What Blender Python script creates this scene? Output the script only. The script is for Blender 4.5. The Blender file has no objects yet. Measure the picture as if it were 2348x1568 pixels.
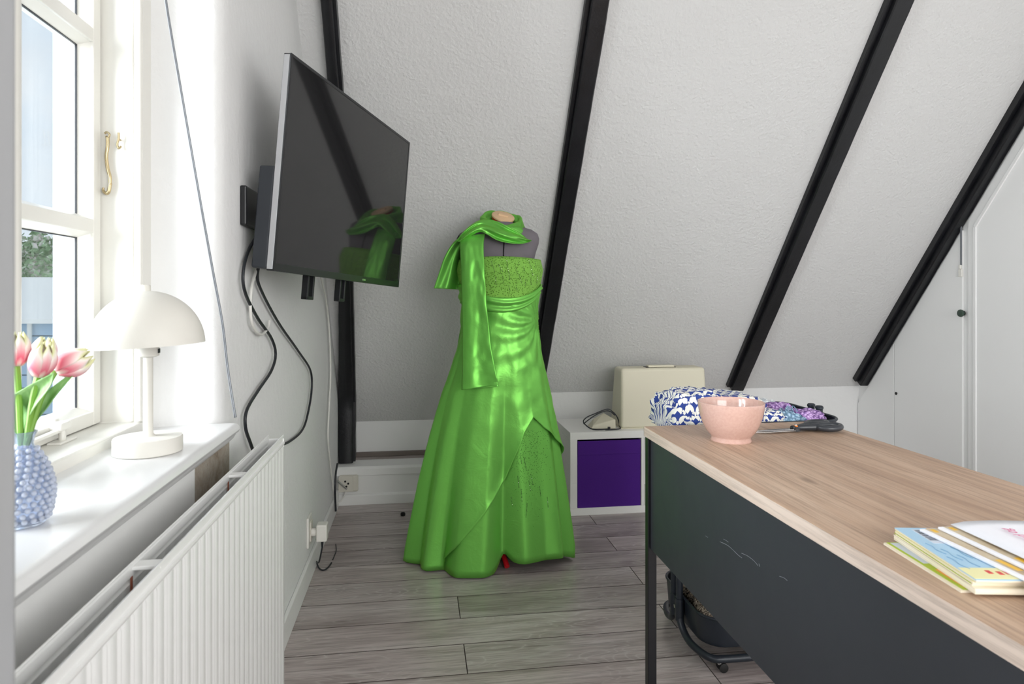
import bpy, bmesh, math, random
from math import sin, cos, pi, radians, sqrt, atan2, floor, exp
from mathutils import Vector, Matrix, noise

random.seed(7)
scene = bpy.context.scene
COL = scene.collection

# ------------------------------------------------------------------ camera
CAM_H = 1.15
TH = math.atan(216 / 1500.0)
CT, ST = cos(TH), sin(TH)
cam_data = bpy.data.cameras.new('camera')
cam_data.sensor_width = 36.0
cam_data.lens = 1500.0 / 2348.0 * 36.0
cam_data.shift_y = -106.0 / 2348.0
cam_data.clip_start = 0.02
cam_data.dof.use_dof = True
cam_data.dof.focus_distance = 2.4
cam_data.dof.aperture_fstop = 9.0
cam = bpy.data.objects.new('camera', cam_data)
cam.location = (0, 0, CAM_H)
cam.rotation_euler = (pi / 2, 0, -TH)
COL.objects.link(cam)
scene.camera = cam

# ------------------------------------------------------------------ world + lights + exposure
scene.view_settings.view_transform = 'Standard'
scene.view_settings.look = 'None'
scene.view_settings.gamma = 1.0
scene.view_settings.exposure = 0.22
scene.view_settings.use_curve_mapping = False

world = bpy.data.worlds.new('sky')
scene.world = world
world.use_nodes = True
wn, wl = world.node_tree.nodes, world.node_tree.links
wn.clear()
w_out = wn.new('ShaderNodeOutputWorld')
w_bg = wn.new('ShaderNodeBackground')
w_bg.inputs['Strength'].default_value = 0.84
w_tc = wn.new('ShaderNodeTexCoord')
w_noise = wn.new('ShaderNodeTexNoise')
w_noise.inputs['Scale'].default_value = 3.2
w_noise.inputs['Detail'].default_value = 5.0
w_ramp = wn.new('ShaderNodeValToRGB')
w_ramp.color_ramp.elements[0].position = 0.46
w_ramp.color_ramp.elements[0].color = (0.68, 0.81, 0.94, 1)
w_ramp.color_ramp.elements[1].position = 0.66
w_ramp.color_ramp.elements[1].color = (0.93, 0.95, 0.97, 1)
wl.new(w_tc.outputs['Generated'], w_noise.inputs['Vector'])
wl.new(w_noise.outputs['Fac'], w_ramp.inputs['Fac'])
wl.new(w_ramp.outputs['Color'], w_bg.inputs['Color'])
wl.new(w_bg.outputs['Background'], w_out.inputs['Surface'])


def area_light(name, loc, target, sx, sy, power, color=(1, 1, 1)):
    ld = bpy.data.lights.new(name, 'AREA')
    ld.shape = 'RECTANGLE'
    ld.size, ld.size_y = sx, sy
    ld.energy = power
    ld.color = color
    o = bpy.data.objects.new(name, ld)
    COL.objects.link(o)
    o.location = loc
    o.rotation_euler = (Vector(target) - Vector(loc)).to_track_quat('-Z', 'Y').to_euler()
    return o


# soft daylight from the open yard outside the visible left window and an added one, and
# a lamp added for daylight at an unseen window behind the photographer
area_light('daylight_yard', (-4.8, -0.6, 2.2), (-0.4, 0.6, 1.0), 5.6, 4.0, 1450, (0.97, 0.985, 1.0))
area_light('added_rear_daylight', (1.35, -1.62, 1.55), (1.2, 2.0, 1.1), 2.2, 1.3, 64, (1.0, 0.99, 0.98))

# ------------------------------------------------------------------ photo pixel -> place
def ray(u, v):
    a = (u - 1174) / 1500.0
    return Vector((a * CT + ST, CT - a * ST, (678 - v) / 1500.0))
C0 = Vector((0, 0, CAM_H))
def atD(u, v, d): return C0 + ray(u, v) * d
def atZ(u, v, z): r = ray(u, v); return C0 + r * ((z - CAM_H) / r.z)
def atX(u, v, x): r = ray(u, v); return C0 + r * (x / r.x)
def atY(u, v, y): r = ray(u, v); return C0 + r * (y / r.y)

# ------------------------------------------------------------------ materials
def lin(r, g, b):
    f = lambda c: (c / 255 / 12.92) if c / 255 <= 0.04045 else ((c / 255 + 0.055) / 1.055) ** 2.4
    return (f(r), f(g), f(b), 1.0)

class Mat:
    """small wrapper around a Principled material"""
    def __init__(s, name, col, rough=0.5, metal=0.0, **kw):
        s.m = bpy.data.materials.new(name)
        s.m.use_nodes = True
        s.n, s.l = s.m.node_tree.nodes, s.m.node_tree.links
        s.b = s.n['Principled BSDF']
        s.b.inputs['Base Color'].default_value = col
        s.b.inputs['Roughness'].default_value = rough
        s.b.inputs['Metallic'].default_value = metal
        for k, v in kw.items():
            s.b.inputs[k.replace('_', ' ')].default_value = v
        s._tc = None
    def tc(s, out='Object'):
        if s._tc is None: s._tc = s.n.new('ShaderNodeTexCoord')
        return s._tc.outputs[out]
    def mapping(s, scale=(1, 1, 1), rot=(0, 0, 0), loc=(0, 0, 0), src=None):
        mp = s.n.new('ShaderNodeMapping')
        mp.inputs['Scale'].default_value = scale
        mp.inputs['Rotation'].default_value = rot
        mp.inputs['Location'].default_value = loc
        s.l.new(src or s.tc(), mp.inputs['Vector'])
        return mp.outputs['Vector']
    def noise(s, scale, detail=4, rough=0.55, vec=None, dist=0.0):
        t = s.n.new('ShaderNodeTexNoise')
        t.inputs['Scale'].default_value = scale
        t.inputs['Detail'].default_value = detail
        t.inputs['Roughness'].default_value = rough
        t.inputs['Distortion'].default_value = dist
        s.l.new(vec or s.tc(), t.inputs['Vector'])
        return t.outputs['Fac']
    def ramp(s, fac, stops):
        r = s.n.new('ShaderNodeValToRGB')
        e = r.color_ramp.elements
        while len(e) < len(stops): e.new(0.5)
        for q, (p, c) in zip(e, stops):
            q.position = p
            q.color = c if len(c) == 4 else (*c, 1)
        s.l.new(fac, r.inputs['Fac'])
        return r.outputs['Color']
    def math(s, op, a, b=None, c=None):
        m = s.n.new('ShaderNodeMath'); m.operation = op
        for i, x in enumerate((a, b, c)):
            if x is None: continue
            if isinstance(x, (int, float)): m.inputs[i].default_value = x
            else: s.l.new(x, m.inputs[i])
        return m.outputs[0]
    def mix(s, fac, a, b, mode='MIX'):
        m = s.n.new('ShaderNodeMix'); m.data_type = 'RGBA'; m.blend_type = mode
        for i, x in ((0, fac), (6, a), (7, b)):
            if isinstance(x, (int, float)): m.inputs[i].default_value = x
            elif isinstance(x, tuple): m.inputs[i].default_value = x
            else: s.l.new(x, m.inputs[i])
        return m.outputs[2]
    def color(s, sock): s.l.new(sock, s.b.inputs['Base Color']); return s
    def rough(s, sock): s.l.new(sock, s.b.inputs['Roughness']); return s
    def bump(s, height, strength=0.3, dist=0.01):
        b = s.n.new('ShaderNodeBump')
        b.inputs['Strength'].default_value = strength
        b.inputs['Distance'].default_value = dist
        s.l.new(height, b.inputs['Height'])
        s.l.new(b.outputs['Normal'], s.b.inputs['Normal'])
        return s

def plaster(name, col, scale=60, strength=0.35):
    M = Mat(name, col, 0.85)
    a = M.noise(scale, 3, 0.5)
    b = M.noise(scale * 0.22, 2, 0.5)
    M.bump(M.math('ADD', M.math('MULTIPLY', M.math('POWER', a, 1.6), 1.4), b), strength, 0.006)
    k = M.noise(1.4, 3)
    M.color(M.mix(k, col, tuple(x * 0.965 for x in col[:3]) + (1,)))
    return M.m

M_WALL = plaster('wall_plaster', lin(233, 233, 232), 38, 0.25)
M_SLOPE = plaster('slope_plaster', lin(216, 216, 215), 75, 0.5)
M_WHITE = Mat('white_paint', lin(236, 236, 234), 0.38).m
_w = Mat('satin_white_panel', lin(241, 241, 240), 0.5)
_w.bump(_w.noise(30, 2), 0.04, 0.003)
M_PANEL = _w.m
M_WINWHITE = Mat('window_gloss_white', lin(230, 228, 221), 0.28).m
M_RAD = Mat('radiator_enamel', lin(238, 238, 236), 0.35).m
M_LAMP = Mat('lamp_matt_white', lin(222, 219, 211), 0.55).m

def black_wood():
    M = Mat('black_painted_wood', lin(26, 27, 30), 0.38)
    v = M.mapping((1, 1, 1))
    a = M.noise(9, 6, 0.7, v)
    M.color(M.ramp(a, [(0.3, lin(12, 13, 16)), (0.6, lin(22, 23, 27)), (0.8, lin(36, 36, 41))]))
    M.rough(M.math('MULTIPLY_ADD', a, 0.35, 0.2))
    M.bump(M.noise(26, 5, 0.7), 0.35, 0.006)
    return M.m
M_BLACKWOOD = black_wood()

def plank_mat():
    M = Mat('grey_oak_laminate', lin(130, 120, 112), 0.30)
    oi = M.n.new('ShaderNodeObjectInfo')
    rnd = oi.outputs['Random']
    comb = M.n.new('ShaderNodeCombineXYZ')
    M.l.new(M.math('MULTIPLY', rnd, 17.0), comb.inputs[0])
    M.l.new(M.math('MULTIPLY', rnd, 31.0), comb.inputs[1])
    add = M.n.new('ShaderNodeVectorMath'); add.operation = 'ADD'
    M.l.new(M.tc(), add.inputs[0]); M.l.new(comb.outputs[0], add.inputs[1])
    vec = add.outputs[0]
    broad = M.noise(1.0, 3, 0.5, M.mapping((1.6, 11, 1), src=vec), 0.9)
    fine = M.noise(1.0, 6, 0.7, M.mapping((5, 95, 1), src=vec), 0.3)
    # cathedral figure: contour bands of a stretched noise field
    field = M.noise(1.0, 2, 0.45, M.mapping((2.1, 10, 1), src=vec), 0.5)
    bands = M.math('ABSOLUTE', M.math('SUBTRACT', M.math('FRACT', M.math('MULTIPLY', field, 17.0)), 0.5))
    bands = M.math('POWER', M.math('MULTIPLY', bands, 2.0), 5.0)
    mask = M.ramp(M.noise(1.0, 2, 0.5, M.mapping((1.3, 3.2, 1), src=vec)), [(0.42, (0, 0, 0)), (0.60, (1, 1, 1))])
    base = M.ramp(broad, [(0.22, lin(142, 129, 125)), (0.5, lin(182, 170, 167)), (0.78, lin(210, 201, 199))])
    base = M.mix(M.math('MULTIPLY', M.ramp(fine, [(0.36, (1, 1, 1)), (0.56, (0, 0, 0))]), 0.6), base, lin(110, 100, 95))
    base = M.mix(M.math('MULTIPLY', M.math('MULTIPLY', bands, mask), 0.62), base, lin(208, 203, 199))
    tone = M.math('MULTIPLY_ADD', rnd, 0.26, 0.86)
    sc = M.n.new('ShaderNodeVectorMath'); sc.operation = 'SCALE'
    M.l.new(base, sc.inputs[0]); M.l.new(tone, sc.inputs['Scale'])
    M.color(sc.outputs[0])
    M.bump(fine, 0.12, 0.002)
    return M.m
M_PLANK = plank_mat()

def oak_mat(name, c1, c2, c3, along=1):
    M = Mat(name, c2, 0.45)
    st = (9, 0.9, 9) if along == 1 else (0.9, 9, 9)
    sf = (120, 4, 120) if along == 1 else (4, 120, 120)
    broad = M.noise(1.0, 4, 0.55, M.mapping(st), 0.8)
    fine = M.noise(1.0, 6, 0.75, M.mapping(sf), 0.2)
    fld = M.noise(1.0, 2, 0.4, M.mapping(tuple(x * 0.55 for x in st), loc=(3.1, 1.7, 0)), 0.3)
    fr = M.math('FRACT', M.math('MULTIPLY', fld, 16.0))
    col = M.ramp(broad, [(0.28, c1), (0.5, c2), (0.72, c3)])
    col = M.mix(M.math('MULTIPLY', M.ramp(fine, [(0.38, (1, 1, 1)), (0.55, (0, 0, 0))]), 0.55), col, tuple(x * 0.6 for x in c1[:3]) + (1,))
    col = M.mix(M.math('MULTIPLY', M.math('POWER', fr, 4.0), 0.22), col, c1)
    kn = M.n.new('ShaderNodeTexVoronoi'); kn.inputs['Scale'].default_value = 1.0
    M.l.new(M.mapping((7, 2.6, 7) if along == 1 else (2.6, 7, 7), loc=(0.35, 0.2, 0)), kn.inputs['Vector'])
    knot = M.ramp(kn.outputs['Distance'], [(0.03, (1, 1, 1)), (0.10, (0, 0, 0))])
    col = M.mix(M.math('MULTIPLY', knot, 0.55), col, tuple(x * 0.45 for x in c1[:3]) + (1,))
    M.color(col)
    M.bump(fine, 0.08, 0.002)
    return M.m
M_OAK = oak_mat('oak_worktop', lin(160, 130, 107), lin(186, 156, 132), lin(203, 177, 154))
M_OAKEDGE = oak_mat('oak_edge_band', lin(205, 184, 168), lin(221, 203, 189), lin(230, 214, 202))

def metal_dark():
    M = Mat('anthracite_metal', lin(48, 51, 57), 0.42)
    a = M.noise(7, 3)
    M.rough(M.math('MULTIPLY_ADD', a, 0.2, 0.32))
    M.bump(M.noise(420, 2), 0.05, 0.001)
    return M.m
M_DESKPANEL = metal_dark()
M_DESKFRAME = Mat('black_steel', lin(22, 23, 27), 0.35, 0.2).m
M_CART = Mat('dark_blue_grey_powder_coat', lin(36, 42, 50), 0.36, 0.1).m
M_CARTIN = M_CART
M_RUBBER = Mat('black_rubber', lin(20, 20, 21), 0.6).m
M_STEEL = Mat('steel', lin(200, 200, 200), 0.25, 1.0).m
M_CHROME = Mat('polished_chrome', lin(222, 224, 228), 0.08, 1.0).m
M_BRASS = Mat('aged_brass', lin(190, 172, 135), 0.3, 1.0).m
M_SCREEN = Mat('tv_screen_glass', lin(36, 36, 37), 0.05, 0.0, Specular_IOR_Level=0.5, IOR=1.42).m
M_TVBLACK = Mat('tv_black_plastic', lin(24, 25, 28), 0.3).m
M_TVBACK = Mat('tv_back_plastic', lin(48, 52, 58), 0.5).m
M_BLACKPL = Mat('matt_black_plastic', lin(17, 19, 22), 0.45).m
M_CABLE_B = Mat('black_cable', lin(33, 36, 41), 0.45).m
M_CABLE_W = Mat('white_cable', lin(226, 225, 219), 0.45).m
M_CABLE_G = Mat('grey_twin_cord', lin(116, 119, 124), 0.5).m
M_SOCKET = Mat('ivory_socket', lin(214, 210, 198), 0.45).m
M_CREAM = Mat('cream_plastic', lin(222, 216, 194), 0.5)
M_CREAM.bump(M_CREAM.noise(260, 2), 0.15, 0.001)
M_CREAM = M_CREAM.m
M_KALLAX = Mat('white_foil_board', lin(242, 241, 238), 0.45).m
_p = Mat('purple_felt', lin(74, 22, 132), 0.9)
_p.bump(_p.noise(350, 3), 0.25, 0.002)
M_PURPLE = _p.m
M_BOWL = Mat('pink_glazed_stoneware', lin(204, 169, 157), 0.16, 0.0, Coat_Weight=0.4)
_sp = M_BOWL.noise(160, 2)
M_BOWL.color(M_BOWL.ramp(_sp, [(0.3, lin(200, 163, 151)), (0.5, lin(204, 168, 156)), (0.75, lin(208, 173, 161))]))
M_BOWL = M_BOWL.m
M_ORANGE = Mat('orange_plastic', lin(240, 130, 25), 0.4).m
M_HANDLE = Mat('charcoal_soft_plastic', lin(50, 53, 58), 0.32).m
M_RED = Mat('red_plastic', lin(196, 26, 36), 0.35).m
M_TORSO = Mat('grey_jersey', lin(112, 107, 112), 0.9)
M_TORSO.bump(M_TORSO.noise(380, 2), 0.2, 0.001)
M_TORSO = M_TORSO.m
M_WOODCAP = Mat('pale_wood', lin(222, 186, 146), 0.5).m
M_SEAM = Mat('black_seam', lin(22, 20, 22), 0.7).m

def taffeta(name, col, beads=False):
    M = Mat(name, col, 0.37, 0.5, Sheen_Weight=0.15, Sheen_Roughness=0.4)
    M.b.inputs['Sheen Tint'].default_value = lin(200, 235, 90)
    M.b.inputs['Specular Tint'].default_value = lin(190, 240, 110)
    slub = M.noise(1.0, 5, 0.7, M.mapping((30, 30, 260)), 0.1)
    crease = M.noise(11, 4, 0.6, None, 1.2)
    h = M.math('ADD', M.math('MULTIPLY', slub, 0.12), M.math('MULTIPLY', crease, 0.9))
    if beads:
        vo = M.n.new('ShaderNodeTexVoronoi'); vo.inputs['Scale'].default_value = 150
        M.l.new(M.tc(), vo.inputs['Vector'])
        dots = M.ramp(vo.outputs['Distance'], [(0.15, (1, 1, 1)), (0.34, (0, 0, 0))])
        pick = M.ramp(M.noise(330, 0), [(0.42, (0, 0, 0)), (0.56, (1, 1, 1))])
        f = M.math('MULTIPLY', dots, pick)
        M.color(M.mix(M.math('MULTIPLY', f, 0.75), col, lin(52, 92, 24)))
        h = M.math('ADD', M.math('MULTIPLY', dots, 1.5), h)
        M.bump(h, 0.9, 0.003)
        M.b.inputs['Roughness'].default_value = 0.6; M.b.inputs['Metallic'].default_value = 0.05
    else:
        M.bump(h, 0.22, 0.008)
    return M.m
M_GREEN = taffeta('green_taffeta', lin(118, 194, 88))
M_GREEN2 = taffeta('green_taffeta_shawl', lin(112, 190, 84))
M_BEADED = taffeta('green_beaded_bodice', lin(126, 182, 80), True)
M_BEAD_D = Mat('dark_bead', lin(38, 62, 26), 0.25).m
M_BEAD_S = Mat('silver_sequin', lin(225, 232, 222), 0.15, 0.9).m

def glass_mat(name, tint, spec=0.04):
    m = bpy.data.materials.new(name); m.use_nodes = True
    n, l = m.node_tree.nodes, m.node_tree.links; n.clear()
    out = n.new('ShaderNodeOutputMaterial'); mx = n.new('ShaderNodeMixShader')
    tr = n.new('ShaderNodeBsdfTransparent'); gl = n.new('ShaderNodeBsdfGlossy'); fr = n.new('ShaderNodeValue'); fr.outputs[0].default_value = spec
    tr.inputs['Color'].default_value = tint; gl.inputs['Roughness'].default_value = 0.01
    l.new(fr.outputs[0], mx.inputs[0]); l.new(tr.outputs[0], mx.inputs[1]); l.new(gl.outputs[0], mx.inputs[2])
    l.new(mx.outputs[0], out.inputs[0])
    return m
M_GLASS = glass_mat('window_glass', (0.96, 0.98, 0.99, 1))
M_VASE = Mat('pale_blue_glass', lin(222, 232, 250), 0.05, 0.0, Transmission_Weight=0.85, IOR=1.35).m
M_VASEB = Mat('pale_blue_glass_bump', lin(232, 238, 250), 0.05, 0.0, Transmission_Weight=0.55, IOR=1.45).m
M_TULIP = None

# ------------------------------------------------------------------ mesh builder
ORG = {}
class MB:
    def __init__(s): s.v, s.f, s.uv = [], [], []
    def add(s, vs, fs):
        k = len(s.v); s.v += [Vector(p) for p in vs]; s.f += [tuple(i + k for i in f) for f in fs]; return s
    def box(s, x0, x1, y0, y1, z0, z1):
        return s.add([(x, y, z) for z in (z0, z1) for y in (y0, y1) for x in (x0, x1)],
                     [(0, 2, 3, 1), (4, 5, 7, 6), (0, 1, 5, 4), (2, 6, 7, 3), (0, 4, 6, 2), (1, 3, 7, 5)])
    def obox(s, c, ax, ay, az):   # centre + half-axis vectors
        c, ax, ay, az = Vector(c), Vector(ax), Vector(ay), Vector(az)
        return s.add([c + ax * i + ay * j + az * k for k in (-1, 1) for j in (-1, 1) for i in (-1, 1)],
                     [(0, 2, 3, 1), (4, 5, 7, 6), (0, 1, 5, 4), (2, 6, 7, 3), (0, 4, 6, 2), (1, 3, 7, 5)])
    def prism(s, poly, off):
        n = len(poly); off = Vector(off); a = [Vector(p) for p in poly]
        return s.add(a + [p + off for p in a], [tuple(range(n))[::-1], tuple(range(n, 2 * n))] +
                     [(i, (i + 1) % n, n + (i + 1) % n, n + i) for i in range(n)])
    def tube(s, pts, r, n=8, closed=False):
        pts = [Vector(p) for p in pts]; m = len(pts); up = Vector((0.13, 0.37, 0.92)); rings = []
        rr = r if isinstance(r, (list, tuple)) else [r] * m
        prev = None
        for i, p in enumerate(pts):
            a = pts[i - 1] if (i > 0 or closed) else p
            b = pts[(i + 1) % m] if (i < m - 1 or closed) else p
            t = (b - a).normalized()
            if prev is None:
                nrm = t.cross(up)
                if nrm.length < 1e-3: nrm = t.cross(Vector((1, 0, 0)))
            else:
                nrm = prev - t * prev.dot(t)
            nrm.normalize(); prev = nrm; bi = t.cross(nrm)
            rings.append([p + (nrm * cos(2 * pi * k / n) + bi * sin(2 * pi * k / n)) * rr[i] for k in range(n)])
        vs = [q for g in rings for q in g]; fs = []
        for i in range(m if closed else m - 1):
            j = (i + 1) % m
            fs += [(i * n + k, i * n + (k + 1) % n, j * n + (k + 1) % n, j * n + k) for k in range(n)]
        if not closed: fs += [tuple(range(n))[::-1], tuple((m - 1) * n + k for k in range(n))]
        return s.add(vs, fs)
    def lathe(s, prof, c, n=32, axis=None, close=False):
        c = Vector(c); m = len(prof); R = axis or Matrix.Identity(3)
        vs = [c + R @ Vector((r * cos(2 * pi * k / n), r * sin(2 * pi * k / n), z)) for r, z in prof for k in range(n)]
        fs = []
        for i in range(m if close else m - 1):
            j = (i + 1) % m
            fs += [(i * n + k, i * n + (k + 1) % n, j * n + (k + 1) % n, j * n + k) for k in range(n)]
        if not close:
            if prof[0][0] > 1e-6: fs.append(tuple(range(n))[::-1])
            if prof[-1][0] > 1e-6: fs.append(tuple((m - 1) * n + k for k in range(n)))
        return s.add(vs, fs)
    def grid(s, rows, wrap=False, uvs=None):
        m, n = len(rows), len(rows[0]); fs = []
        for i in range(m - 1):
            for k in range(n if wrap else n - 1):
                k2 = (k + 1) % n
                fs.append((i * n + k, i * n + k2, (i + 1) * n + k2, (i + 1) * n + k))
        s.add([p for r in rows for p in r], fs)
        if uvs: s.uv += [q for r in uvs for q in r]
        return s
    def sphere(s, c, r, n=8, m=5, sc=(1, 1, 1)):
        c = Vector(c); vs = [c + Vector((0, 0, -r * sc[2]))]
        for i in range(1, m):
            a = pi * i / m
            vs += [c + Vector((r * sc[0] * sin(a) * cos(2 * pi * k / n), r * sc[1] * sin(a) * sin(2 * pi * k / n), -r * sc[2] * cos(a))) for k in range(n)]
        vs.append(c + Vector((0, 0, r * sc[2]))); top = len(vs) - 1; fs = []
        fs += [(0, 1 + (k + 1) % n, 1 + k) for k in range(n)]
        for i in range(m - 2):
            fs += [(1 + i * n + k, 1 + i * n + (k + 1) % n, 1 + (i + 1) * n + (k + 1) % n, 1 + (i + 1) * n + k) for k in range(n)]
        fs += [(1 + (m - 2) * n + k, 1 + (m - 2) * n + (k + 1) % n, top) for k in range(n)]
        return s.add(vs, fs)
    def build(s, name, mat, parent=None, smooth=False, angle=40, bevel=0, bseg=2, solid=0, sub=0, origin=None, fix=True):
        if origin is None:
            if parent is not None: origin = ORG[parent]
            else:
                xs = [p.x for p in s.v]; ys = [p.y for p in s.v]; zs = [p.z for p in s.v]
                origin = Vector(((min(xs) + max(xs)) / 2, (min(ys) + max(ys)) / 2, min(zs)))
        origin = Vector(origin)
        me = bpy.data.meshes.new(name)
        me.from_pydata([tuple(p - origin) for p in s.v], [], s.f)
        if s.uv:
            ul = me.uv_layers.new(name='UVMap')
            for lp in me.loops: ul.data[lp.index].uv = s.uv[lp.vertex_index]
        if fix:
            bm = bmesh.new(); bm.from_mesh(me); bmesh.ops.recalc_face_normals(bm, faces=bm.faces); bm.to_mesh(me); bm.free()
        me.update()
        if smooth:
            me.polygons.foreach_set('use_smooth', [True] * len(me.polygons))
            if angle: me.set_sharp_from_angle(angle=radians(angle))
        for m in (mat if isinstance(mat, (list, tuple)) else [mat]): me.materials.append(m)
        o = bpy.data.objects.new(name, me)
        COL.objects.link(o)
        if parent is not None:
            o.parent = parent; o.location = origin - ORG[parent]
        else: o.location = origin
        ORG[o] = origin
        if bevel:
            b = o.modifiers.new('bevel', 'BEVEL'); b.width = bevel; b.segments = bseg; b.limit_method = 'ANGLE'; b.angle_limit = radians(35)
        if solid:
            q = o.modifiers.new('solid', 'SOLIDIFY'); q.thickness = solid; q.offset = 0
        if sub:
            q = o.modifiers.new('sub', 'SUBSURF'); q.levels = sub; q.render_levels = sub
        return o

def empty(name, loc):
    o = bpy.data.objects.new(name, None); COL.objects.link(o); o.location = loc; o.empty_display_size = 0.05
    ORG[o] = Vector(loc); return o
def tag(o, label, cat, group=None):
    o['label'] = label; o['category'] = cat
    if group: o['group'] = group
    return o
def struct(o, label=None):
    o['kind'] = 'structure'
    if label: o['label'] = label
    return o
def thing(name, loc, label, cat, group=None): return tag(empty(name, loc), label, cat, group)
def stuff(o): o['kind'] = 'stuff'; return o
def bez(p, n=8):
    """Catmull-Rom through points"""
    p = [Vector(q) for q in p]; out = []
    for i in range(len(p) - 1):
        a = p[max(i - 1, 0)]; b = p[i]; c = p[i + 1]; d = p[min(i + 2, len(p) - 1)]
        for k in range(n):
            t = k / n
            out.append(0.5 * ((2 * b) + (c - a) * t + (2 * a - 5 * b + 4 * c - d) * t * t + (3 * b - a - 3 * c + d) * t ** 3))
    out.append(p[-1]); return out
def lerp_tab(tab, x):
    if x <= tab[0][0]: return tab[0][1:]
    for a, b in zip(tab, tab[1:]):
        if x <= b[0]:
            t = (x - a[0]) / (b[0] - a[0]); t2 = t
            return tuple(p + (q - p) * t2 for p, q in zip(a[1:], b[1:]))
    return tab[-1][1:]

# ================================================================== THE ROOM
XL, XR = -0.44, 2.76           # inner faces of the window wall and the cupboard wall
YK, ZK = 3.78, 0.58            # knee wall and the height at which the slope starts
SL = 1.266                     # rise of the roof slope per metre
YB = -1.60                     # rear wall
ZC = 2.42                      # flat ceiling
def slope_z(y): return ZK + SL * (YK - y)
def slope_y(z): return YK - (z - ZK) / SL

M_JOINT = Mat('joint_dark', lin(84, 75, 71), 0.8).m
# ---- floor: base slab with one object per laminate plank
floor_o = struct(MB().box(XL - 0.02, XR + 0.02, YB - 0.02, 4.05, -0.06, -0.0082).build('floor', M_JOINT, origin=(0, 0, 0)))
PW, PL, PG = 0.1725, 1.38, 0.0006
def plank_mesh(x0, x1, y0, y1):
    b = 0.0011
    vs = [(x0, y0, -0.008), (x1, y0, -0.008), (x1, y1, -0.008), (x0, y1, -0.008),
          (x0, y0, -b), (x1, y0, -b), (x1, y1, -b), (x0, y1, -b),
          (x0 + b, y0 + b, 0), (x1 - b, y0 + b, 0), (x1 - b, y1 - b, 0), (x0 + b, y1 - b, 0)]
    fs = [(0, 1, 5, 4), (1, 2, 6, 5), (2, 3, 7, 6), (3, 0, 4, 7), (4, 5, 9, 8), (5, 6, 10, 9), (6, 7, 11, 10), (7, 4, 8, 11), (8, 9, 10, 11)]
    me = bpy.data.meshes.new('plank'); me.from_pydata(vs, [], fs); me.materials.append(M_PLANK); me.materials.append(M_JOINT)
    for i in range(8): me.polygons[i].material_index = 1
    return me
plank_cache = {}
row = 0
y = 2.334 - PW * 23
while y < 4.0:
    y1 = min(y + PW, 4.02)
    off = 0.15 if (round((y - 2.334) / PW) % 2) == 0 else 0.89
    x = off - PL * 3
    while x < XR:
        a, b = max(x, XL), min(x + PL, XR)
        if b - a > 0.02 and y1 - y > 0.02 and y1 > YB:
            key = (round(b - a, 3), round(y1 - y, 3))
            if key not in plank_cache: plank_cache[key] = plank_mesh(PG, key[0] - PG, PG, key[1] - PG)
            o = bpy.data.objects.new('plank', plank_cache[key]); COL.objects.link(o)
            o.parent = floor_o; o.location = (a, max(y, YB) if y >= YB else y, 0.0)
        x += PL
    y = y1 if y1 > y + 0.01 else 9

# ---- window wall
WY0, WY1, WZ0, WZ1 = 0.60, 1.53, 0.835, 2.08     # opening
XO = -0.735
mb = MB()
top = slope_y(ZC) + 0.03
mb.prism([(XL, YB, 0), (XL, 4.0, 0), (XL, 4.0, slope_z(3.97)), (XL, slope_y(WZ0) + 0.03, WZ0), (XL, YB, WZ0)], (XO - XL, 0, 0))
mb.prism([(XL, 1.63, WZ0), (XL, slope_y(WZ0) + 0.03, WZ0), (XL, top, ZC), (XL, 1.63, ZC)], (XO - XL, 0, 0))
for q in ((YB, -1.20, WZ0, ZC), (-0.30, WY0, WZ0, ZC), (-1.20, -0.30, 2.08, ZC)):
    mb.prism([(XL, q[0], q[2]), (XL, q[1], q[2]), (XL, q[1], q[3]), (XL, q[0], q[3])], (XO - XL, 0, 0))
mb.prism([(XL, WY0, WZ1), (XL, 1.63, WZ1), (XL, 1.63, ZC), (XL, WY0, ZC)], (XO - XL, 0, 0))
rv = [(XO, 1.505), (-0.60, 1.515), (-0.475, 1.548), (-0.455, 1.556), (-0.445, 1.568), (XL, 1.585), (XL, 1.63), (XO, 1.63)]
mb.prism([(p[0], p[1], WZ0) for p in rv], (0, 0, WZ1 - WZ0))
wall_left = struct(mb.build('wall_left', M_WALL, smooth=True, angle=30, origin=(0, 0, 0)))
# worn brown render under the end of the sill, and the white board beside it
_b = Mat('bare_brown_render', lin(150, 138, 124), 0.95)
_n = _b.noise(14, 5, 0.7)
_b.color(_b.ramp(_n, [(0.3, lin(112, 98, 84)), (0.45, lin(152, 140, 125)), (0.6, lin(168, 160, 148)), (0.72, lin(120, 100, 84))]))
_b.bump(_n, 0.7, 0.01)
struct(MB().box(XL, XL + 0.006, 1.345, 1.60, 0.45, 0.822).build('trim_1', _b.m), 'patch of bare brown render under the end of the window sill')
struct(MB().box(XL, XL + 0.012, 0.45, 1.345, 0.10, 0.822).build('trim_2', M_WHITE, bevel=0.002), 'white painted board on the wall below the window sill')

# ---- sill
prof = [(-0.60, 0.835), (-0.60, 0.863), (-0.412, 0.863), (-0.404, 0.861), (-0.3985, 0.856), (-0.397, 0.850), (-0.400, 0.844),
        (-0.405, 0.841), (-0.407, 0.837), (-0.412, 0.829), (-0.424, 0.818), (-0.43, 0.818), (-0.43, 0.835)]
sill = MB().prism([(p[0], 0.50, p[1]) for p in prof], (0, 1.05, 0)).build('trim_3', Mat('sill_gloss_white', lin(234, 234, 234), 0.25).m, smooth=True, angle=35)
struct(sill, 'glossy white window sill board with a moulded nose')

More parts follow.
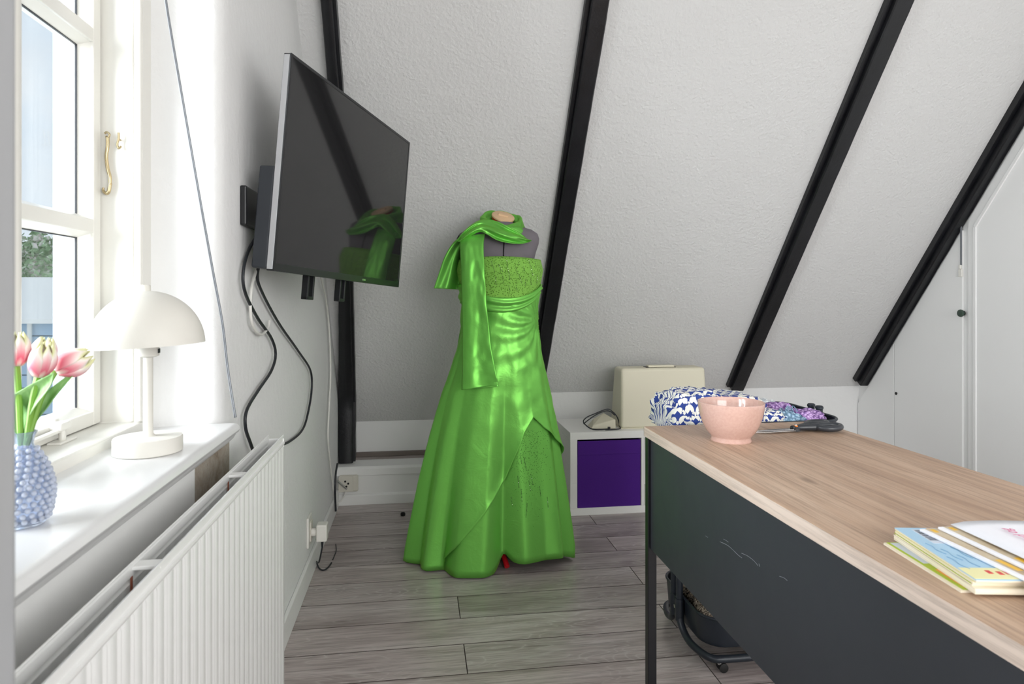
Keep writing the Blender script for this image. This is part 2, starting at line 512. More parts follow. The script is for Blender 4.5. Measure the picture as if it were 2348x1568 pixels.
# ---- window
win = struct(empty('window_1', (-0.64, 1.045, 0.863)), 'white two-light casement window with three rows of panes')
FX0, FX1 = -0.715, -0.575
JY = 1.478
MB().box(FX0, FX1, WY0, 1.53, 0.835, 0.884).build('frame_sill', M_WINWHITE, win, bevel=0.004)
MB().box(FX0, FX1, WY0, 1.53, 2.04, 2.085).build('frame_head', M_WINWHITE, win, bevel=0.004)
mb = MB().box(FX0, FX1, JY, 1.535, 0.884, 2.04)
mb.tube([(FX1 - 0.006, JY - 0.001, 0.886), (FX1 - 0.006, JY - 0.001, 2.04)], 0.0055, 10)
mb.tube([(FX1 - 0.022, JY, 0.886), (FX1 - 0.022, JY, 2.04)], 0.004, 10)
mb.build('jamb', M_WINWHITE, win, smooth=True)
MB().box(FX0, FX1, WY0 - 0.01, WY0 + 0.052, 0.884, 2.04).build('jamb', M_WINWHITE, win, bevel=0.004)
mb = MB().box(FX0, -0.585, 1.022, 1.070, 0.884, 2.04)
mb.tube([(-0.585, 1.046, 0.884), (-0.585, 1.046, 2.04)], 0.012, 12)
mb.build('centre_post', M_WINWHITE, win, smooth=True)
MB().box(XO - 0.01, FX0, 1.47, 1.54, 0.82, 2.09).build('outer_reveal', Mat('grey_outer_render', lin(176, 182, 190), 0.9).m, win)

def sash(y0, y1):
    s = empty('sash', (-0.68, (y0 + y1) / 2, 0.886)); s.parent = win; s.location = ORG[s] - ORG[win]
    SX0, SX1, w = -0.70, -0.655, 0.040
    def member(name, a, b, vert, w0, w1):
        # bar with a chamfered glazing moulding on the glass sides
        m = MB(); e = 0.010
        if vert:
            y_a, y_b = a
            q = [(SX0, y_a - (e if w0 else 0)), (SX0 + 0.018, y_a - (e if w0 else 0)), (SX1 - 0.006, y_a), (SX1, y_a), (SX1, y_b), (SX1 - 0.006, y_b), (SX0 + 0.018, y_b + (e if w1 else 0)), (SX0, y_b + (e if w1 else 0))]
            m.prism([(p[0], p[1], b[0]) for p in q], (0, 0, b[1] - b[0]))
        else:
            z_a, z_b = a
            q = [(SX0, z_a - (e if w0 else 0)), (SX0 + 0.018, z_a - (e if w0 else 0)), (SX1 - 0.006, z_a), (SX1, z_a), (SX1, z_b), (SX1 - 0.006, z_b), (SX0 + 0.018, z_b + (e if w1 else 0)), (SX0, z_b + (e if w1 else 0))]
            m.prism([(p[0], b[0], p[1]) for p in q], (0, b[1] - b[0], 0))
        return m.build(name, M_WINWHITE, s, bevel=0.002)
    member('stile', (y0, y0 + 0.03), (0.886, 2.038), True, 0, 1)
    member('stile', (y1 - 0.03, y1), (0.886, 2.038), True, 1, 0)
    member('rail', (0.886, 0.914), (y0 + 0.03, y1 - 0.03), False, 0, 1)
    member('rail', (2.005, 2.038), (y0 + 0.03, y1 - 0.03), False, 1, 0)
    for z in (1.278, 1.668): member('glazing_bar', (z, z + 0.028), (y0 + 0.03, y1 - 0.03), False, 1, 1)
    for z0, z1 in ((0.916, 1.27), (1.308, 1.66), (1.698, 2.003)):
        MB().box(-0.689, -0.685, y0 + 0.034, y1 - 0.034, z0, z1).build('pane', M_GLASS, s)
        g = MB()
        for (a, b, c, d) in ((y0 + .036, y0 + .041, z0, z1), (y1 - .042, y1 - .037, z0, z1), (y0 + .04, y1 - .04, z0, z0 + .004), (y0 + .04, y1 - .04, z1 - .004, z1)):
            g.box(-0.6852, -0.6815, a, b, c, d)
        g.build('glazing_gasket', M_CABLE_B, s)
    return s
sash(1.072, 1.474)
sash(0.655, 1.020)

# casement hook hanging open, its eye, and the stay
def jp(u, v, yy=JY - 0.010): return atY(u, v, yy)
hk = thing('casement_hook', jp(246, 380), 'aged brass casement hook hanging loose beside the right-hand sash', 'window hook')
pts = bez([jp(240, 306), jp(245, 303), jp(251, 308), jp(247, 317), jp(243, 312)], 6)
MB().tube(pts, 0.0021, 8).build('eye', M_BRASS, hk, smooth=True)
pts = bez([jp(247, 316), jp(247, 335), jp(244, 358), jp(247, 385), jp(252, 405), jp(252, 425), jp(249, 440), jp(243, 443), jp(237, 437), jp(237, 430)], 6)
n = len(pts); rr = [0.0034 if i < n * .75 else 0.0034 - 0.0016 * (i / n - .75) * 4 for i in range(n)]
MB().tube(pts, rr, 10).build('hook', M_BRASS, hk, smooth=True)
MB().sphere(jp(253, 422), 0.0038).build('thumb_bead', M_BRASS, hk, smooth=True)
ey = thing('hook_eye', jp(272, 325), 'small brass catch eye screwed into the white window jamb', 'window catch')
MB().tube(bez([jp(272, 304), jp(272, 318), jp(269, 330), jp(272, 340), jp(278, 335)], 6), 0.0022, 8).build('catch', M_BRASS, ey, smooth=True)
MB().tube([jp(272, 318), jp(277, 322, JY + 0.002)], 0.0018, 8).build('screw', M_BRASS, ey, smooth=True)

def sp(u, v, z): return atZ(u, v, z)
sb = sp(143, 1012, 0.885)
stay = thing('casement_stay', sb, 'white metal casement stay at the foot of the window', 'window stay')
MB().box(sb.x - 0.012, sb.x + 0.012, sb.y - 0.028, sb.y + 0.028, 0.884, 0.888).build('base_plate', M_WINWHITE, stay, bevel=0.0015)
MB().lathe([(0.006, 0), (0.006, 0.014), (0.0045, 0.016), (0.0045, 0.024)], (sb.x, sb.y, 0.888), 12).build('pin', M_WINWHITE, stay, smooth=True)
MB().obox((sb.x - 0.008, sb.y + 0.004, 0.912), (0.014, 0, 0), (0, 0.018, 0), (0, 0, 0.0075)).build('clamp', M_WINWHITE, stay, bevel=0.004, bseg=3)
MB().obox((sb.x - 0.026, sb.y + 0.018, 0.913), (0.009, 0, 0), (0, 0.008, 0), (0, 0, 0.011)).build('bracket', M_WINWHITE, stay, bevel=0.003, bseg=3)
MB().obox((sb.x - 0.004, sb.y - 0.09, 0.904), (0.006, 0, 0), (0, 0.092, 0.002), (0, 0, 0.003)).build('arm', M_WINWHITE, stay, bevel=0.0015)

# ---- sloping ceiling, knee walls, step
XS = 0.62                                     # left of this the knee wall is set back
YK2 = slope_y(0.415)
mb = MB()
t = 0.06
mb.prism([(XL - 0.02, YK2, 0.415), (XL - 0.02, slope_y(ZC), ZC), (XL - 0.02, slope_y(ZC) + 0.05, ZC + 0.05), (XL - 0.02, YK2 + 0.06, 0.44)], (XS - XL + 0.02, 0, 0))
mb.prism([(XS, YK, ZK), (XS, slope_y(ZC), ZC), (XS, slope_y(ZC) + 0.05, ZC + 0.05), (XS, YK + 0.06, ZK + 0.03)], (XR - XS + 0.02, 0, 0))
struct(mb.build('ceiling', M_SLOPE, origin=(0, 0, 0)), 'sloping plastered ceiling under the roof')
struct(MB().box(XL - 0.02, XR + 0.02, YB - 0.02, slope_y(ZC) + 0.02, ZC, ZC + 0.06).build('ceiling_flat', M_SLOPE, origin=(0, 0, 0)), 'flat white ceiling above the room')
mb = MB()
mb.box(XS, XR, YK, YK + 0.08, 0, ZK + 0.02)
mb.box(XS - 0.06, XS, YK - 0.02, YK2 + 0.06, 0, 0.46)
struct(mb.build('wall_knee', M_WALL, origin=(0, 0, 0)), 'low white knee wall below the sloping ceiling')
struct(MB().box(XL, XS, YK2, YK2 + 0.05, 0.0, 0.43).build('wall_knee_recess', M_PANEL), 'recessed white board below the slope in the corner')
YSF = 3.69
ZS = 0.212
struct(MB().box(XL, XS - 0.06, YSF + 0.10, YK2, 0.0, ZS).build('trim_4', M_PLANK, bevel=0.002), 'grey-brown laminate ledge above the boxed-in step')
struct(MB().box(XL, XS - 0.06, YK2 - 0.02, YK2, ZS, ZS + 0.026).build('trim_5', Mat('brown_batten', lin(120, 110, 104), 0.6).m, bevel=0.003), 'thin brown batten along the back of the ledge')
pr = [(YSF + 0.12, 0.0), (YSF - 0.012, 0.0), (YSF - 0.012, 0.05), (YSF - 0.006, 0.058), (YSF, 0.06), (YSF, 0.158), (YSF - 0.008, 0.160), (YSF - 0.008, 0.196), (YSF + 0.004, 0.208), (YSF + 0.10, ZS + 0.004), (YSF + 0.12, ZS + 0.004)]
struct(MB().prism([(XL, p[0], p[1]) for p in pr], (XS - 0.06 - XL, 0, 0)).build('trim_6', M_WHITE, bevel=0.0015), 'white panelled front of the boxed-in step')

# ---- skirting
def skirting(name, x0, x1, y0, y1, label, h=0.092):
    return struct(MB().box(x0, x1, y0, y1, 0, h).build(name, M_WHITE, bevel=0.004), label)
skirting('baseboard_left', XL, XL + 0.014, YB, YSF - 0.012, 'white skirting board along the window wall')

# ---- cupboard wall on the right, rear wall
mb = MB().prism([(XR, YB, 0), (XR, YK + 0.06, 0), (XR, YK + 0.06, ZK), (XR, slope_y(ZC), ZC + 0.05), (XR, YB, ZC + 0.05)], (0.08, 0, 0))
struct(mb.build('wall_right', M_PANEL, origin=(0, 0, 0)), 'flat white cupboard wall on the right')
YW = YB
mb = MB()
mb.box(XL, 0.25, YW - 0.12, YW, 0, ZC); mb.box(2.45, XR, YW - 0.12, YW, 0, ZC)
mb.box(0.25, 2.45, YW - 0.12, YW, 0, 0.85); mb.box(0.25, 2.45, YW - 0.12, YW, 2.2, ZC)
struct(mb.build('wall_back', M_WALL, origin=(0, 0, 0)), 'white rear wall with an opening for the added window')
w2 = struct(empty('window_rear_added', (1.35, YW - 0.06, 0.85)), 'wide unseen window in the rear wall, added for daylight')  # out of view, added so the rear lamp has an opening
for a in ((0.25, 0.31, 0.85, 2.2), (2.39, 2.45, 0.85, 2.2), (0.31, 2.39, 0.85, 0.91), (0.31, 2.39, 2.14, 2.2)):
    MB().box(a[0], a[1], YW - 0.10, YW - 0.03, a[2], a[3]).build('frame', M_WINWHITE, w2, bevel=0.003)

w3 = struct(empty('window_left_added', (-0.66, -0.75, 0.835)), 'second unseen window further back in the window wall, added for daylight')  # out of view, added to let more yard daylight in
for a in ((-1.20, -1.14, 0.835, 2.08), (-0.36, -0.30, 0.835, 2.08), (-1.14, -0.36, 0.835, 0.89), (-1.14, -0.36, 2.02, 2.08), (-0.775, -0.725, 0.89, 2.02)):
    MB().box(-0.70, -0.62, a[0], a[1], a[2], a[3]).build('frame', M_WINWHITE, w3, bevel=0.003)

# cupboard doors: slanted white leaves between upright joints
XD = XR - 0.012
def yd(u): return atX(u, 900, XD).y
def rafter_low_z(yy): return slope_z(yy) - 0.115
def leaf(name, y_lo, y_hi, label, gap=0.002):
    """board on the cupboard wall from y_lo (near) to y_hi (far), its top cut to the slope"""
    a, b = y_lo + gap, y_hi - gap
    zt = lambda q: min(rafter_low_z(q), ZC - 0.02)
    poly = [(XR, a, 0.006), (XR, b, 0.006), (XR, b, zt(b)), (XR, a, zt(a))]
    if zt(a) >= ZC - 0.021:
        yk = slope_y(ZC - 0.02 + 0.115); poly = [(XR, a, 0.006), (XR, b, 0.006), (XR, b, zt(b)), (XR, yk, ZC - 0.02), (XR, a, ZC - 0.02)]
    return MB().prism(poly, (XD - XR, 0, 0)).build(name, M_PANEL, bevel=0.0015)
y_a, y_b, y_c = yd(2050), yd(2207), yd(2219)
p1 = struct(leaf('door_1', y_a, YK - 0.004, None), 'small slanted white cupboard panel in the far corner')
p2 = struct(leaf('door_2', y_b, y_a, None), 'slanted white cupboard door with a dark round hole')
MB().lathe([(0.0, 0.0), (0.008, 0.0), (0.009, 0.002), (0.0, 0.002)], atX(2055, 902, XD - 0.0015), 14, Matrix.Rotation(-pi / 2, 3, 'Y')).build('finger_hole', M_SEAM, p2)
p3 = struct(leaf('door_3', 1.15, y_c, None), 'tall white door with slanted top at the right edge')
# raised moulding inside the door edge, following the slant
ym = yd(2236)
xm = XD - 0.003
mpts = [(ym, 0.01), (ym, rafter_low_z(ym) - 0.09), (slope_y(ZC - 0.1 + 0.205), ZC - 0.1)]
for (ya, za), (yb_, zb) in zip(mpts, mpts[1:]):
    dv = Vector((0, yb_ - ya, zb - za)); nv = Vector((0, -dv.z, dv.y)).normalized() * 0.010
    MB().obox((xm, (ya + yb_) / 2, (za + zb) / 2), (0.0035, 0, 0), dv / 2, nv).build('moulding', M_PANEL, p3, bevel=0.003)
# turn-button strip and knob on the joint
kb = thing('round_knob', atX(2210, 718, XD - 0.012), 'round dark green knob on the cupboard door joint', 'door knob')
Rx = Matrix.Rotation(-pi / 2, 3, 'Y')
MK = Mat('dark_green_knob', lin(58, 76, 66), 0.35).m
kc = atX(2210, 718, XD)
MB().lathe([(0.008, 0), (0.007, 0.010), (0.018, 0.013), (0.0195, 0.018), (0.018, 0.023), (0.012, 0.026), (0.0, 0.0265)], kc, 24, Rx).build('knob', MK, kb, smooth=True)
MB().lathe([(0.013, 0), (0.013, 0.002), (0.009, 0.003)], kc, 20, Rx).build('rose', M_STEEL, kb, smooth=True)
lt = thing('cupboard_latch', atX(2205, 622, XD), 'small white latch on the cupboard joint above the green knob', 'latch')
q = atX(2205, 622, XD)
MB().box(XD - 0.010, XD, q.y - 0.010, q.y + 0.012, q.z - 0.028, q.z + 0.012).build('plate', M_WINWHITE, lt, bevel=0.002)
MB().box(XD - 0.014, XD - 0.002, q.y - 0.005, q.y + 0.006, q.z + 0.012, q.z + 0.032).build('bolt', M_WINWHITE, lt, bevel=0.002)
MB().box(XD - 0.007, XD - 0.001, q.y - 0.004, q.y + 0.002, q.z + 0.03, q.z + 0.25).build('rod', M_CABLE_G, lt)

# ---- rafters
sdir = Vector((0, -1, SL)).normalized()          # up the slope
snor = Vector((0, -SL, -1)).normalized()         # into the room
def rafter(x0, x1, prot, y_low, label, lath=0.012, lath_right=False, z_end=None, seed=0, bend=None):
    root = thing('rafter', (0.5 * (x0 + x1), y_low, slope_z(y_low)), label, 'roof beam')
    n = 46; z_hi = ZC + 0.01; z_lo = slope_z(y_low) if z_end is None else z_end
    rows = []
    for i in range(n + 1):
        z = z_lo + (z_hi - z_lo) * i / n; base = Vector((0, slope_y(max(z, 0.60) if bend else z), z))
        w = lambda k: 0.0016 * (noise.noise(Vector((seed * 3.1 + k, i * 0.55, 0))) + 0.8 * noise.noise(Vector((seed + k, i * 1.7, 5))))
        c = 0.005
        xa, xb = (x0, x1) if bend is None else bend(z, x0, x1)
        ring = [(xa + w(1), -0.01), (xa + w(1), prot - c), (xa + c + w(1), prot + w(3)), (xb - c + w(2), prot + w(4)), (xb + w(2), prot - c), (xb + w(2), -0.01)]
        rows.append([base + snor * b + Vector((a, 0, 0)) for a, b in ring])
    m = MB().grid(rows)
    m.f += [tuple(range(6))[::-1], tuple(n * 6 + k for k in range(6))]
    m.build('beam', M_BLACKWOOD, root, smooth=True, angle=25 if bend is None else 50)
    xl = (x1, x1 + lath) if lath_right else (x0 - lath, x0)
    if bend is not None: return root, rows
    L = MB()
    a = Vector((0, slope_y(z_lo + 0.005), z_lo + 0.005)); b = Vector((0, slope_y(z_hi), z_hi))
    cx = Vector(((xl[0] + xl[1]) / 2, 0, 0))
    L.obox((a + b) / 2 + cx + snor * prot * 0.22, ((xl[1] - xl[0]) / 2, 0, 0), (b - a) / 2, snor * prot * 0.28)
    L.build('edge_lath', M_BLACKWOOD, root, bevel=0.002)
    return root
def rx(u, v, prot):
    r = ray(u, v); P0 = Vector((0, YK, ZK)) + snor * prot
    tt = (P0 - C0).dot(snor) / r.dot(snor); return (C0 + r * tt).x
PR = 0.05
def corner_bend(z, x0, x1):
    t = max(0.0, min(1.0, (1.55 - z) / 0.95))
    return x0 + (XL + 0.004 - x0) * t, x1 + (XL + 0.084 - x1) * t
corner_raf, rws = rafter(rx(737, 30, PR), rx(764, 30, PR), PR, 3.7, 'black painted rafter in the corner behind the television', z_end=ZS + 0.038, seed=1, bend=corner_bend)
MB().grid([[r_[3] + Vector((0.004, 0, 0)) - snor * 0.012, r_[3] + Vector((0.017, 0, 0)) - snor * 0.012, r_[5] + Vector((0.013, 0, 0)), r_[5]] for r_ in rws]).build('edge_lath', M_BLACKWOOD, corner_raf, smooth=True, angle=25)
rafter(rx(1355, 20, PR), rx(1396, 20, PR), PR, 3.78, 'black painted rafter running down behind the green dress', lath=0.018, seed=2)
rafter(rx(2041, 40, PR), rx(2082, 40, PR), PR, 3.76, 'black painted rafter ending behind the sewing machine case', lath=0.022, seed=3)
rafter(XR - 0.055, XR - 0.002, 0.06, 3.74, 'black painted rafter along the top of the white cupboard doors', lath=0.022, seed=4)
# ---- door casing close to the camera at the left edge of the picture
cs = MB()
cs.box(-0.42, -0.2195, 0.352, 0.40, 0.0, ZC)
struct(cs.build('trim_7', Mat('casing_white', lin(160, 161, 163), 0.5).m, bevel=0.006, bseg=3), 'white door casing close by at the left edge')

# ================================================================== OUTSIDE
_g = Mat('pale_paving', lin(236, 236, 232), 0.9)
struct(MB().box(-60, -0.9, -20, 60, -2.9, -2.8).build('ground', _g.m), 'pale paved yard outside')
d0 = atD(100, 740, 15.0)
shed = thing('garden_shed', (d0.x, d0.y, -2.8), 'blue-grey boarded shed with white roof edge outside the window', 'shed')
zb = 0.52
def shed_pt(u, v, d): return atD(u, v, d)
A = atD(20, 745, 15.0); B = atD(146, 742, 15.0)
ex = (B - A); ex.z = 0; exn = ex.normalized(); ey_ = Vector((-exn.y, exn.x, 0))
if ey_.y < 0: ey_ = -ey_
bl = A - exn * 1.5
LEN = ex.length + 5.0
MBLUE = Mat('blue_grey_boards', lin(168, 192, 212), 0.7).m
for k in range(11):
    z1 = zb - k * 0.30
    if z1 < -2.7: break
    MB().obox(bl + exn * LEN / 2 + Vector((0, 0, z1 - A.z - 0.14)) + ey_ * 0.02, exn * LEN / 2, ey_ * 0.03, (0, 0, 0.138)).build('board', MBLUE, shed, bevel=0.01)
MB().obox(bl + exn * LEN / 2 + ey_ * 1.6 + Vector((0, 0, zb - A.z - 1.7)), exn * LEN / 2, ey_ * 1.5, (0, 0, 1.62)).build('body', MBLUE, shed)
base = Vector((bl.x, bl.y, zb))
rfm = MB()
rfm.prism([base - ey_ * 0.25 - exn * 0.2, base + ey_ * 1.6 - exn * 0.2 + Vector((0, 0, 1.0)), base + ey_ * 3.4 - exn * 0.2, base + ey_ * 3.4 - exn * 0.2 + Vector((0, 0, 0.1)), base + ey_ * 1.6 - exn * 0.2 + Vector((0, 0, 1.1)), base - ey_ * 0.25 - exn * 0.2 + Vector((0, 0, 0.1))], exn * (LEN + 0.4))
rfm.build('roof', Mat('pale_roof', lin(238, 236, 232), 0.7).m, shed)
MB().tube([A + exn * 0.55 + Vector((0, 0, zb - A.z + 0.05)) - ey_ * 0.1, A + exn * 0.55 + Vector((0, 0, -2.7 - A.z)) - ey_ * 0.1], 0.05, 8).build('drainpipe', M_WINWHITE, shed)

_f1 = Mat('leaf_green', lin(150, 182, 128), 0.7)
oi = _f1.n.new('ShaderNodeTexNoise'); oi.inputs['Scale'].default_value = 3.0
_f1.l.new(_f1.tc(), oi.inputs['Vector'])
_f1.color(_f1.ramp(oi.outputs['Fac'], [(0.35, lin(112, 150, 98)), (0.5, lin(158, 186, 140)), (0.62, lin(214, 206, 198)), (0.75, lin(232, 214, 210))]))
M_LEAF = _f1.m
def bush(c, rx_, ry_, rz_, label, nl=2600, ls=0.16):
    root = thing('flowering_bush', (c[0], c[1], -2.8), label, 'bush', 'bushes beyond the shed')
    m = MB(); rnd = random.Random(int(abs(c[0]) * 100))
    for _ in range(nl):
        th, ph = rnd.uniform(0, 2 * pi), math.acos(rnd.uniform(-0.4, 1))
        k = rnd.uniform(0.72, 1.05) * (1 + 0.22 * noise.noise(Vector((cos(th) * 2, sin(th) * 2, ph * 2))))
        p = Vector((c[0] + rx_ * k * sin(ph) * cos(th), c[1] + ry_ * k * sin(ph) * sin(th), c[2] + rz_ * k * cos(ph)))
        a = Vector((rnd.gauss(0, 1), rnd.gauss(0, 1), rnd.gauss(0, 1))).normalized() * ls * rnd.uniform(.6, 1.2)
        b = a.cross(Vector((rnd.gauss(0, 1), rnd.gauss(0, 1), rnd.gauss(0, 1)))).normalized() * ls * 0.5
        m.add([p - a, p + b, p + a, p - b], [(0, 1, 2, 3)])
    stuff(m.build('foliage', M_LEAF, root, fix=False))
    core = MB().sphere((c[0], c[1], c[2]), 1.0, 14, 8, (rx_ * .74, ry_ * .74, rz_ * .74))
    core.build('inner_foliage', M_LEAF, root, smooth=True)
    MB().tube([(c[0], c[1], -2.8), (c[0], c[1], c[2])], 0.16, 8).build('trunk', Mat('bark', lin(110, 95, 80), 0.9).m, root)
q = atD(118, 690, 23.0); bush(q, 2.0, 1.6, 2.35, 'tall pink-flecked flowering bush seen through the window pane')
q = atD(20, 690, 27.0); bush(q, 1.6, 1.6, 2.0, 'lower rounded bush half hidden by the window post')

# ================================================================== RADIATOR
RXF, RXB, RY0, RY1, RZ0, RZ1 = -0.327, -0.362, 0.47, 1.672, 0.15, 0.808
rad = thing('radiator', (-0.345, 1.07, RZ0), 'white ribbed panel radiator below the window sill', 'radiator')
def rad_panel(x, sgn, name):
    pitch = 0.0335; rows = []
    prof = []
    yv = RY0
    while yv < RY1 - 1e-6:
        for f_, dx in ((0.0, 0.0), (0.06, 0.0), (0.15, 0.0013), (0.22, 0.0013), (0.26, 0.0009), (0.30, 0.0014), (0.84, 0.0014), (0.93, 0.0)):
            if yv + f_ * pitch < RY1: prof.append((yv + f_ * pitch, dx))
        yv += pitch
    prof.append((RY1, 0))
    for z, k, dx in ((RZ0, 0, 0.003), (RZ0 + 0.02, 0, 0.003), (RZ0 + 0.04, 1, 0), (RZ1 - 0.030, 1, 0), (RZ1 - 0.024, 0, 0.0), (RZ1 - 0.0225, 0, 0.0022), (RZ1 - 0.0195, 0, 0.0026), (RZ1 - 0.0165, 0, 0.0022), (RZ1 - 0.015, 0, -0.001), (RZ1 - 0.004, 0, -0.001), (RZ1 - 0.003, 0, 0.001), (RZ1, 0, 0.001), (RZ1, 0, -0.001)):
        rows.append([Vector((x + sgn * (dxx * k + dx), yy, z)) for yy, dxx in prof])
    return MB().grid(rows).build(name, M_RAD, rad, smooth=True, angle=50, solid=0.0015)
rad_panel(RXF, 1, 'front_panel'); rad_panel(RXB, -1, 'back_panel')
MB().box(RXB - 0.002, RXF + 0.002, RY1 - 0.004, RY1, RZ0 + 0.01, RZ1 - 0.008).build('side_cover', M_RAD, rad, bevel=0.0015)
MB().box(RXB - 0.002, RXF + 0.002, RY0, RY0 + 0.004, RZ0 + 0.01, RZ1 - 0.008).build('side_cover', M_RAD, rad, bevel=0.0015)
def on_rad(u, v): return atZ(u, v, RZ1 - 0.004).y
rust = Mat('rust_mark', lin(150, 84, 62), 0.8).m
for (u, v) in ((535, 1086), (340, 1290)):
    yy = on_rad(u, v)
    br = MB().box(RXB, RXF, yy - 0.011, yy + 0.011, RZ1 - 0.009, RZ1 - 0.004).build('top_bracket', M_RAD, rad, bevel=0.001)
    MB().obox((RXB + 0.0016, yy - 0.014, RZ1 - 0.045), (0.0008, 0, 0), (0, 0.002, 0), (0, 0, 0.03)).build('rust_streak', rust, br)
# finned convector between the panels
fm = MB(); fy = RY0 + 0.02
while fy < RY1 - 0.02:
    fm.box(RXB + 0.003, RXF - 0.003, fy, fy + 0.0012, RZ0 + 0.05, RZ1 - 0.07); fy += 0.016
stuff(fm.build('convector_fins', M_RAD, rad))

# ================================================================== TABLE LAMP ON THE SILL
lc = Vector((-0.490, 1.284, 0.863))
lamp = thing('table_lamp', lc, 'matt white mushroom table lamp on the window sill', 'lamp')
MB().lathe([(0.0545, 0), (0.0575, 0.002), (0.0575, 0.026), (0.0565, 0.029), (0.012, 0.030), (0.0, 0.030)], lc, 56).build('base', M_LAMP, lamp, smooth=True)
MB().lathe([(0.013, 0.030), (0.009, 0.034), (0.0082, 0.040), (0.0082, 0.175), (0.010, 0.178)], lc, 20).build('pole', M_LAMP, lamp, smooth=True)
MB().lathe([(0.010, 0.174), (0.0185, 0.177), (0.0185, 0.215), (0.010, 0.222)], lc, 28).build('socket', M_LAMP, lamp, smooth=True)
shp = []
RS, HS = 0.0955, 0.1
for i in range(25):
    a = pi / 2 * i / 24
    shp.append((max(RS * cos(a), 0.0), HS * sin(a) ** 0.98))
inner = [(max(r - 0.0015, 0.0), max(z - 0.0015, 0)) for r, z in shp[::-1]]
tilt = Matrix.Rotation(radians(-3.0), 3, 'Y')
shade = MB().lathe(shp + inner, lc + Vector((0, 0, 0.196)), 64, tilt)
shade.build('shade', M_LAMP, lamp, smooth=True, angle=50)
MB().lathe([(0.0095, 0), (0.0095, 0.010), (0.008, 0.0115), (0, 0.0115)], lc + tilt @ Vector((0, 0, HS)) + Vector((0, 0, 0.1955)), 20, tilt).build('finial', M_LAMP, lamp, smooth=True)
MB().box(lc.x + 0.0175, lc.x + 0.0195, lc.y - 0.004, lc.y + 0.004, lc.z + 0.182, lc.z + 0.19).build('switch', M_CABLE_B, lamp)

# ================================================================== VASE WITH TULIPS
vc = atZ(54, 1203, 0.863)
vc = Vector((vc.x, vc.y, 0.863))
vase = thing('hobnail_vase', vc, 'small pale blue hobnail glass vase at the near end of the sill', 'vase')
vs_prof = [(0.0, 0.001), (0.026, 0.001), (0.028, 0.004), (0.0325, 0.018), (0.0355, 0.036), (0.035, 0.052), (0.030, 0.070), (0.022, 0.086), (0.0145, 0.097), (0.012, 0.104), (0.0135, 0.112), (0.017, 0.119), (0.0155, 0.1195), (0.011, 0.112), (0.0095, 0.104), (0.0125, 0.096), (0.020, 0.084), (0.028, 0.069), (0.033, 0.052), (0.0335, 0.036), (0.0305, 0.018), (0.026, 0.006), (0.0, 0.005)]
vs_prof = [(r * 0.87, z * 0.98) for r, z in vs_prof]
MB().lathe(vs_prof, vc, 40).build('body', M_VASE, vase, smooth=True, angle=70)
hb = MB()
for k in range(13):
    z = 0.010 + k * 0.0070
    tab = [(p[1], p[0]) for p in vs_prof[1:10]]
    r = lerp_tab(tab, z)[0]; n = max(9, int(2 * pi * r / 0.0088))
    for j in range(n):
        a = 2 * pi * (j + 0.5 * (k % 2)) / n
        hb.sphere((vc.x + (r + 0.0010) * cos(a), vc.y + (r + 0.0010) * sin(a), vc.z + z), 0.0036, 8, 5)
stuff(hb.build('hobnail_bumps', M_VASEB, vase, smooth=True))

_t = Mat('tulip_petal', lin(235, 150, 160), 0.5, 0.0, Subsurface_Weight=0.0)
_sx = _t.n.new('ShaderNodeSeparateXYZ'); _t.l.new(_t.tc('UV'), _sx.inputs[0])
_pn = _t.noise(40, 2)
_pv = _t.math('ADD', _sx.outputs[1], _t.math('MULTIPLY', _t.math('SUBTRACT', _pn, 0.5), 0.12))
_pe = _t.math('ABSOLUTE', _t.math('SUBTRACT', _sx.outputs[0], 0.5))
_pv = _t.math('ADD', _pv, _t.math('MULTIPLY', _pe, 0.45))
_t.color(_t.ramp(_pv, [(0.08, lin(240, 214, 206)), (0.3, lin(228, 108, 130)), (0.55, lin(240, 172, 178)), (0.8, lin(246, 236, 228)), (1.0, lin(226, 226, 170))]))
M_TULIP = _t.m
_lf = Mat('tulip_leaf', lin(120, 168, 92), 0.45)
_lf.color(_lf.ramp(_lf.noise(1.0, 3, 0.6, _lf.mapping((60, 60, 6))), [(0.3, lin(92, 148, 66)), (0.6, lin(138, 182, 112)), (0.8, lin(168, 202, 146))]))
M_TLEAF = _lf.m
M_STEM = Mat('tulip_stem', lin(126, 172, 70), 0.45).m
def tulip(base, head, axis, L, R, label):
    base, head = Vector(base), Vector(head); axis = Vector(axis).normalized()
    root = thing('tulip', base, label, 'flower', 'pink tulips in the vase')
    mid = (base + head) / 2 + Vector((0, 0, 0.012))
    MB().tube(bez([base, mid, head], 8), 0.0036, 8).build('stem', M_STEM, root, smooth=True)
    q = Vector((0, 0, 1)).rotation_difference(axis).to_matrix()
    for k in range(6):
        a0 = k * pi / 3 + 0.3; inner = k % 2
        rows, uvs = [], []
        for i in range(11):
            t = i / 10; rad = R * (0.93 if inner else 1.0) * (sin(pi * min(t * 0.80 + 0.09, 1)) ** 0.75) * (1 - 0.18 * t); z = L * t
            wd = 0.74 * (1 - max(0, t - 0.55) ** 2 * 4.3)
            r, ur = [], []
            for j in range(9):
                s_ = j / 8 - 0.5; a = a0 + s_ * 2 * wd
                rr2 = rad * (1 - 0.10 * abs(s_) * 2)
                r.append(head + q @ Vector((rr2 * cos(a), rr2 * sin(a), z - 0.10 * L * abs(s_) * 2 * t))); ur.append((j / 8, t))
            rows.append(r); uvs.append(ur)
        MB().grid(rows, uvs=uvs).build('petal', M_TULIP, root, smooth=True, angle=0, solid=0.0008)
vd = (vc - C0).dot(Vector((ST, CT, 0)))
mouth = vc + Vector((0, 0, 0.100))
def tp(u, v, dd=0.0): return atD(u, v, vd + dd)
